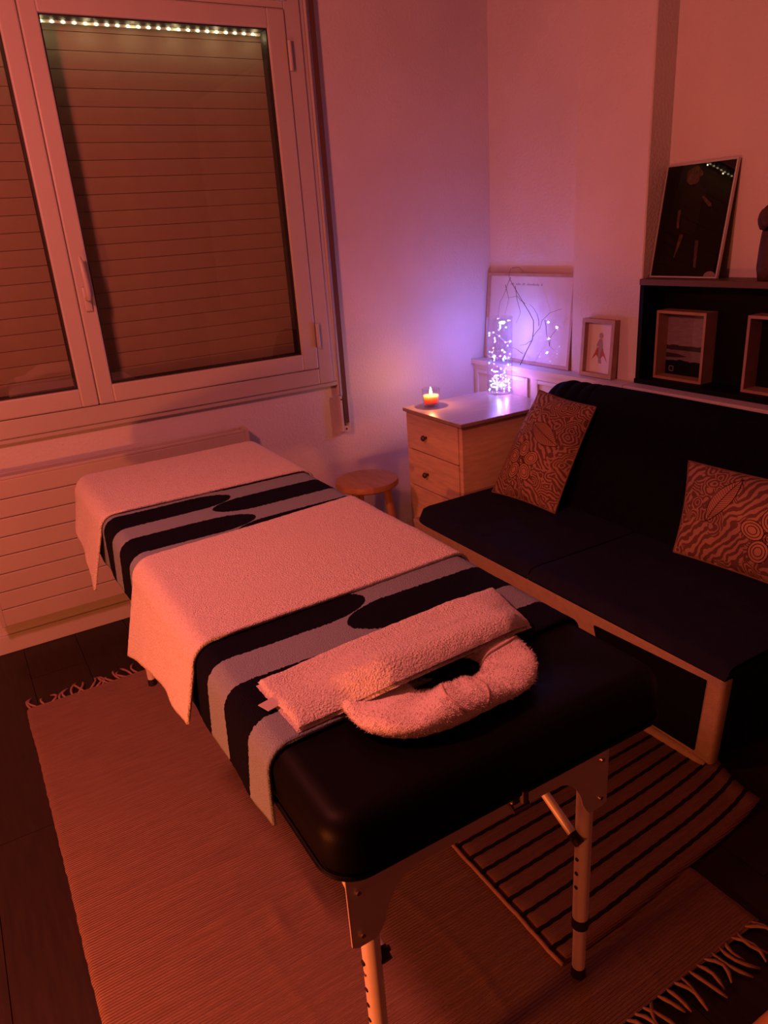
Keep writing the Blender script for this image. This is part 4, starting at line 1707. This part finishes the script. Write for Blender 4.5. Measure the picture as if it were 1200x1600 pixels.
def build_small_frame():
    y0, y1 = 2.088, 2.262
    P, L = tilted(y0, y1, LZ, 2.296, 0.012, 0.232)
    W = y1 - y0
    t = thing('picture_frame', 'small wooden frame with a winged figure picture standing against the pillar', 'picture frame', (2.28, (y0 + y1) / 2, LZ))
    frame_bars(t, P, W, L, 0.016, 0.0, 0.028, 'frame_wood')
    bm = B()
    slab_on(bm, P, 0.016, W - 0.016, 0.016, L - 0.016, 0.001, 0.006)
    sh = obj('print', bm, 'paper', t)
    cx = W / 2
    fill_shape('print_skirt', P, [(cx - 0.040, 0.062), (cx - 0.018, 0.088), (cx, 0.070), (cx + 0.020, 0.088), (cx + 0.044, 0.066), (cx + 0.016, 0.118), (cx - 0.010, 0.120)], 0.0063, 'art_red', sh)
    fill_shape('print_figure', P, [(cx - 0.010, 0.055), (cx - 0.002, 0.085), (cx - 0.013, 0.120), (cx - 0.008, 0.152), (cx + 0.006, 0.154), (cx + 0.020, 0.128), (cx + 0.016, 0.118), (cx + 0.008, 0.128), (cx + 0.008, 0.086), (cx + 0.006, 0.055)], 0.0068, 'art_grey', sh)
    bm = B()
    poly_on(bm, P, [(cx - 0.001 + 0.010 * math.cos(a * PI / 6), 0.166 + 0.012 * math.sin(a * PI / 6)) for a in range(12)], 0.0068)
    obj('print_head', bm, 'art_grey', sh)


build_small_frame()


def build_shelf():
    x0, x1, y0, y1, z0, z1 = 2.296, XR - 0.003, 0.75, 1.988, LZ, 1.213
    t = thing('wall_shelf', 'shallow black open shelf unit standing on the ledge behind the sofa', 'shelf', ((x0 + x1) / 2, (y0 + y1) / 2, LZ))
    bm = B(); box(bm, x0 - 0.004, x1, y0, y1 + 0.002, z1 - 0.022, z1, bev=0.002); obj('top_board', bm, 'shelf_top', t)
    bm = B(); box(bm, x0 - 0.006, x1, y0, y1 + 0.002, z0, z0 + 0.018, bev=0.002); obj('bottom_board', bm, 'shelf_black', t)
    bm = B(); box(bm, x0, x1, y1 - 0.018, y1, z0 + 0.0185, z1 - 0.0225); obj('side_board', bm, 'shelf_black', t)
    bm = B(); box(bm, x0, x1, y0, y0 + 0.018, z0 + 0.0185, z1 - 0.0225); obj('side_board', bm, 'shelf_black', t)
    bm = B(); box(bm, x1 - 0.006, x1, y0 + 0.0185, y1 - 0.0185, z0 + 0.0185, z1 - 0.0225); obj('back_board', bm, 'shelf_black', t)


build_shelf()


def build_box_frame(y0, y1, z0, z1, xf, xb, label, art):
    t = thing('box_frame', label, 'picture frame', ((xf + xb) / 2, (y0 + y1) / 2, z0), 'deep wooden box frames in the black shelf')
    bw = 0.010
    W, Hh = y1 - y0, z1 - z0

    def P(s, h, d):
        return (xb - d, y0 + s, z0 + h)
    D = xb - xf
    frame_bars(t, P, W, Hh, bw, 0.0, D, 'frame_wood')
    bm = B()
    slab_on(bm, P, bw, W - bw, bw, Hh - bw, 0.0, 0.006)
    bk = obj('back_panel', bm, 'art_sky' if art else 'art_dark', t)
    if art:
        # flat print of a shore landscape: far hills, water, dark foreground (s grows to the left in view)
        w0, w1 = bw, W - bw

        def band(lo, hi, n=16, amp=0.004, seed=0.0):
            top = [(w0 + (w1 - w0) * k / n, bw + (Hh - 2 * bw) * hi + amp * nz(k * 0.5, seed, 0.3, 1.3)) for k in range(n + 1)]
            return [(w1, bw + (Hh - 2 * bw) * lo), (w0, bw + (Hh - 2 * bw) * lo)] + top
        fill_shape('print_hills', P, band(0.34, 0.475, seed=1, amp=0.006), 0.0063, 'art_hill', bk)
        fill_shape('print_water', P, band(0.20, 0.40, seed=2, amp=0.002), 0.0068, 'art_water', bk)
        fill_shape('print_shore', P, band(0.0, 0.235, seed=3, amp=0.007), 0.0073, 'art_dark', bk)
        fill_shape('print_spit', P, [(w1, bw + 0.082), (w1 - 0.05, bw + 0.080), (w1 - 0.095, bw + 0.072), (w1 - 0.05, bw + 0.066), (w1, bw + 0.064)], 0.0076, 'art_hill', bk)
        bm = B()
        s0, h0, q = w1 - 0.018, bw + 0.012, 0.020
        for a in ((s0 - q, s0, h0, h0 + 0.002), (s0 - q, s0, h0 + q - 0.002, h0 + q), (s0 - q, s0 - q + 0.002, h0, h0 + q), (s0 - 0.002, s0, h0, h0 + q)):
            slab_on(bm, P, *a, 0.0078, 0.0081)
        obj('print_emblem', bm, 'art_grey', bk)
    return t


build_box_frame(1.728, 1.944, LZ + 0.0185, 1.096, 2.345, 2.408, 'deep wooden box frame with a dusky shore landscape in the shelf', True)
build_box_frame(1.290, 1.560, LZ + 0.0185, 1.100, 2.335, 2.408, 'deep wooden box frame cut off by the right edge of the picture', False)


def build_tall_picture():
    y0, y1 = 1.698, 1.984
    P, L = tilted(y0, y1, 1.2135, 2.350, 0.062, 0.380)
    W = y1 - y0
    t = thing('framed_photo', 'black photo print of a standing figure in a thin frame leaning above the shelf', 'picture frame', (2.37, (y0 + y1) / 2, 1.2135))
    frame_bars(t, P, W, L, 0.0055, 0.0, 0.012, 'silver')
    bm = B()
    slab_on(bm, P, 0.0055, W - 0.0055, 0.0055, L - 0.0055, 0.001, 0.009)
    sh = obj('print', bm, 'black_print', t)
    # figure printed on the sheet; f = fraction from the left, g = fraction from the bottom

    def Q(f, g):
        return (W * (1 - f), L * g)

    def blob(f, g, rf, rg, n=18, tilt=0.0, wob=0.0):
        out = []
        for k in range(n):
            a = 2 * PI * k / n
            rr = 1 + wob * math.sin(5 * a + 1)
            out.append(Q(f + rr * (rf * math.cos(a) + tilt * math.sin(a)), g + rr * rg * math.sin(a)))
        return out
    fill_shape('print_dress', P, [Q(*p) for p in ((0.40, 0.79), (0.30, 0.74), (0.27, 0.60), (0.33, 0.56), (0.36, 0.40), (0.55, 0.38), (0.60, 0.42), (0.60, 0.66), (0.66, 0.72), (0.60, 0.78), (0.50, 0.80))], 0.0092, 'print_dress', sh)
    fill_shape('print_hair', P, blob(0.425, 0.892, 0.115, 0.075, wob=0.10), 0.0095, 'print_hair', sh)
    fill_shape('print_face', P, blob(0.405, 0.860, 0.060, 0.048), 0.0099, 'print_skin', sh)
    fill_shape('print_arm', P, [Q(*p) for p in ((0.585, 0.700), (0.615, 0.710), (0.735, 0.640), (0.745, 0.615), (0.70, 0.618))], 0.0095, 'print_skin', sh)
    fill_shape('print_arm', P, [Q(*p) for p in ((0.275, 0.600), (0.315, 0.605), (0.320, 0.480), (0.335, 0.440), (0.295, 0.440), (0.280, 0.500))], 0.0095, 'print_skin', sh)
    fill_shape('print_leg', P, [Q(*p) for p in ((0.355, 0.385), (0.415, 0.385), (0.375, 0.270), (0.335, 0.180), (0.320, 0.180), (0.340, 0.290))], 0.0095, 'print_skin', sh)
    fill_shape('print_leg', P, [Q(*p) for p in ((0.600, 0.330), (0.650, 0.330), (0.665, 0.200), (0.675, 0.090), (0.640, 0.090), (0.620, 0.220))], 0.0095, 'print_skin', sh)
    bm = B()
    poly_on(bm, P, [Q(0.895 + 0.085 * math.cos(a * PI / 10), 0.016 + 0.046 * math.sin(a * PI / 10)) for a in range(11)], 0.0095, 0.002)
    obj('corner_tag', bm, 'silver_tag', t, label='small pale rounded tag at the lower corner')


build_tall_picture()


def build_pot():
    c = (2.352, 1.500, 1.2135)
    t = thing('brown_vase', 'dark brown vase with a lumpy ruffled rim at the right edge above the shelf', 'vase', c)
    bm = B()
    lathe(bm, c, [(0, 0.0), (0.045, 0.0), (0.052, 0.04), (0.050, 0.10), (0.046, 0.150), (0.042, 0.152), (0.040, 0.10), (0, 0.09)], 28)
    obj('body', bm, 'dark_pot', t, smooth=True)
    for k in range(9):
        a = 2 * PI * k / 9
        bm = B()
        bmesh.ops.create_icosphere(bm, subdivisions=2, radius=1.0)
        for v in bm.verts:
            v.co = Vector((c[0] + 0.040 * math.cos(a) + 0.017 * v.co.x, c[1] + 0.046 * math.sin(a) + 0.019 * v.co.y, c[2] + 0.186 + 0.034 * v.co.z * (1 + 0.3 * nz(v.co.x, v.co.y, k, 2.0)) + 0.012 * math.sin(a * 3)))
        obj('ruffle', bm, 'dark_pot', t, smooth=True)


build_pot()
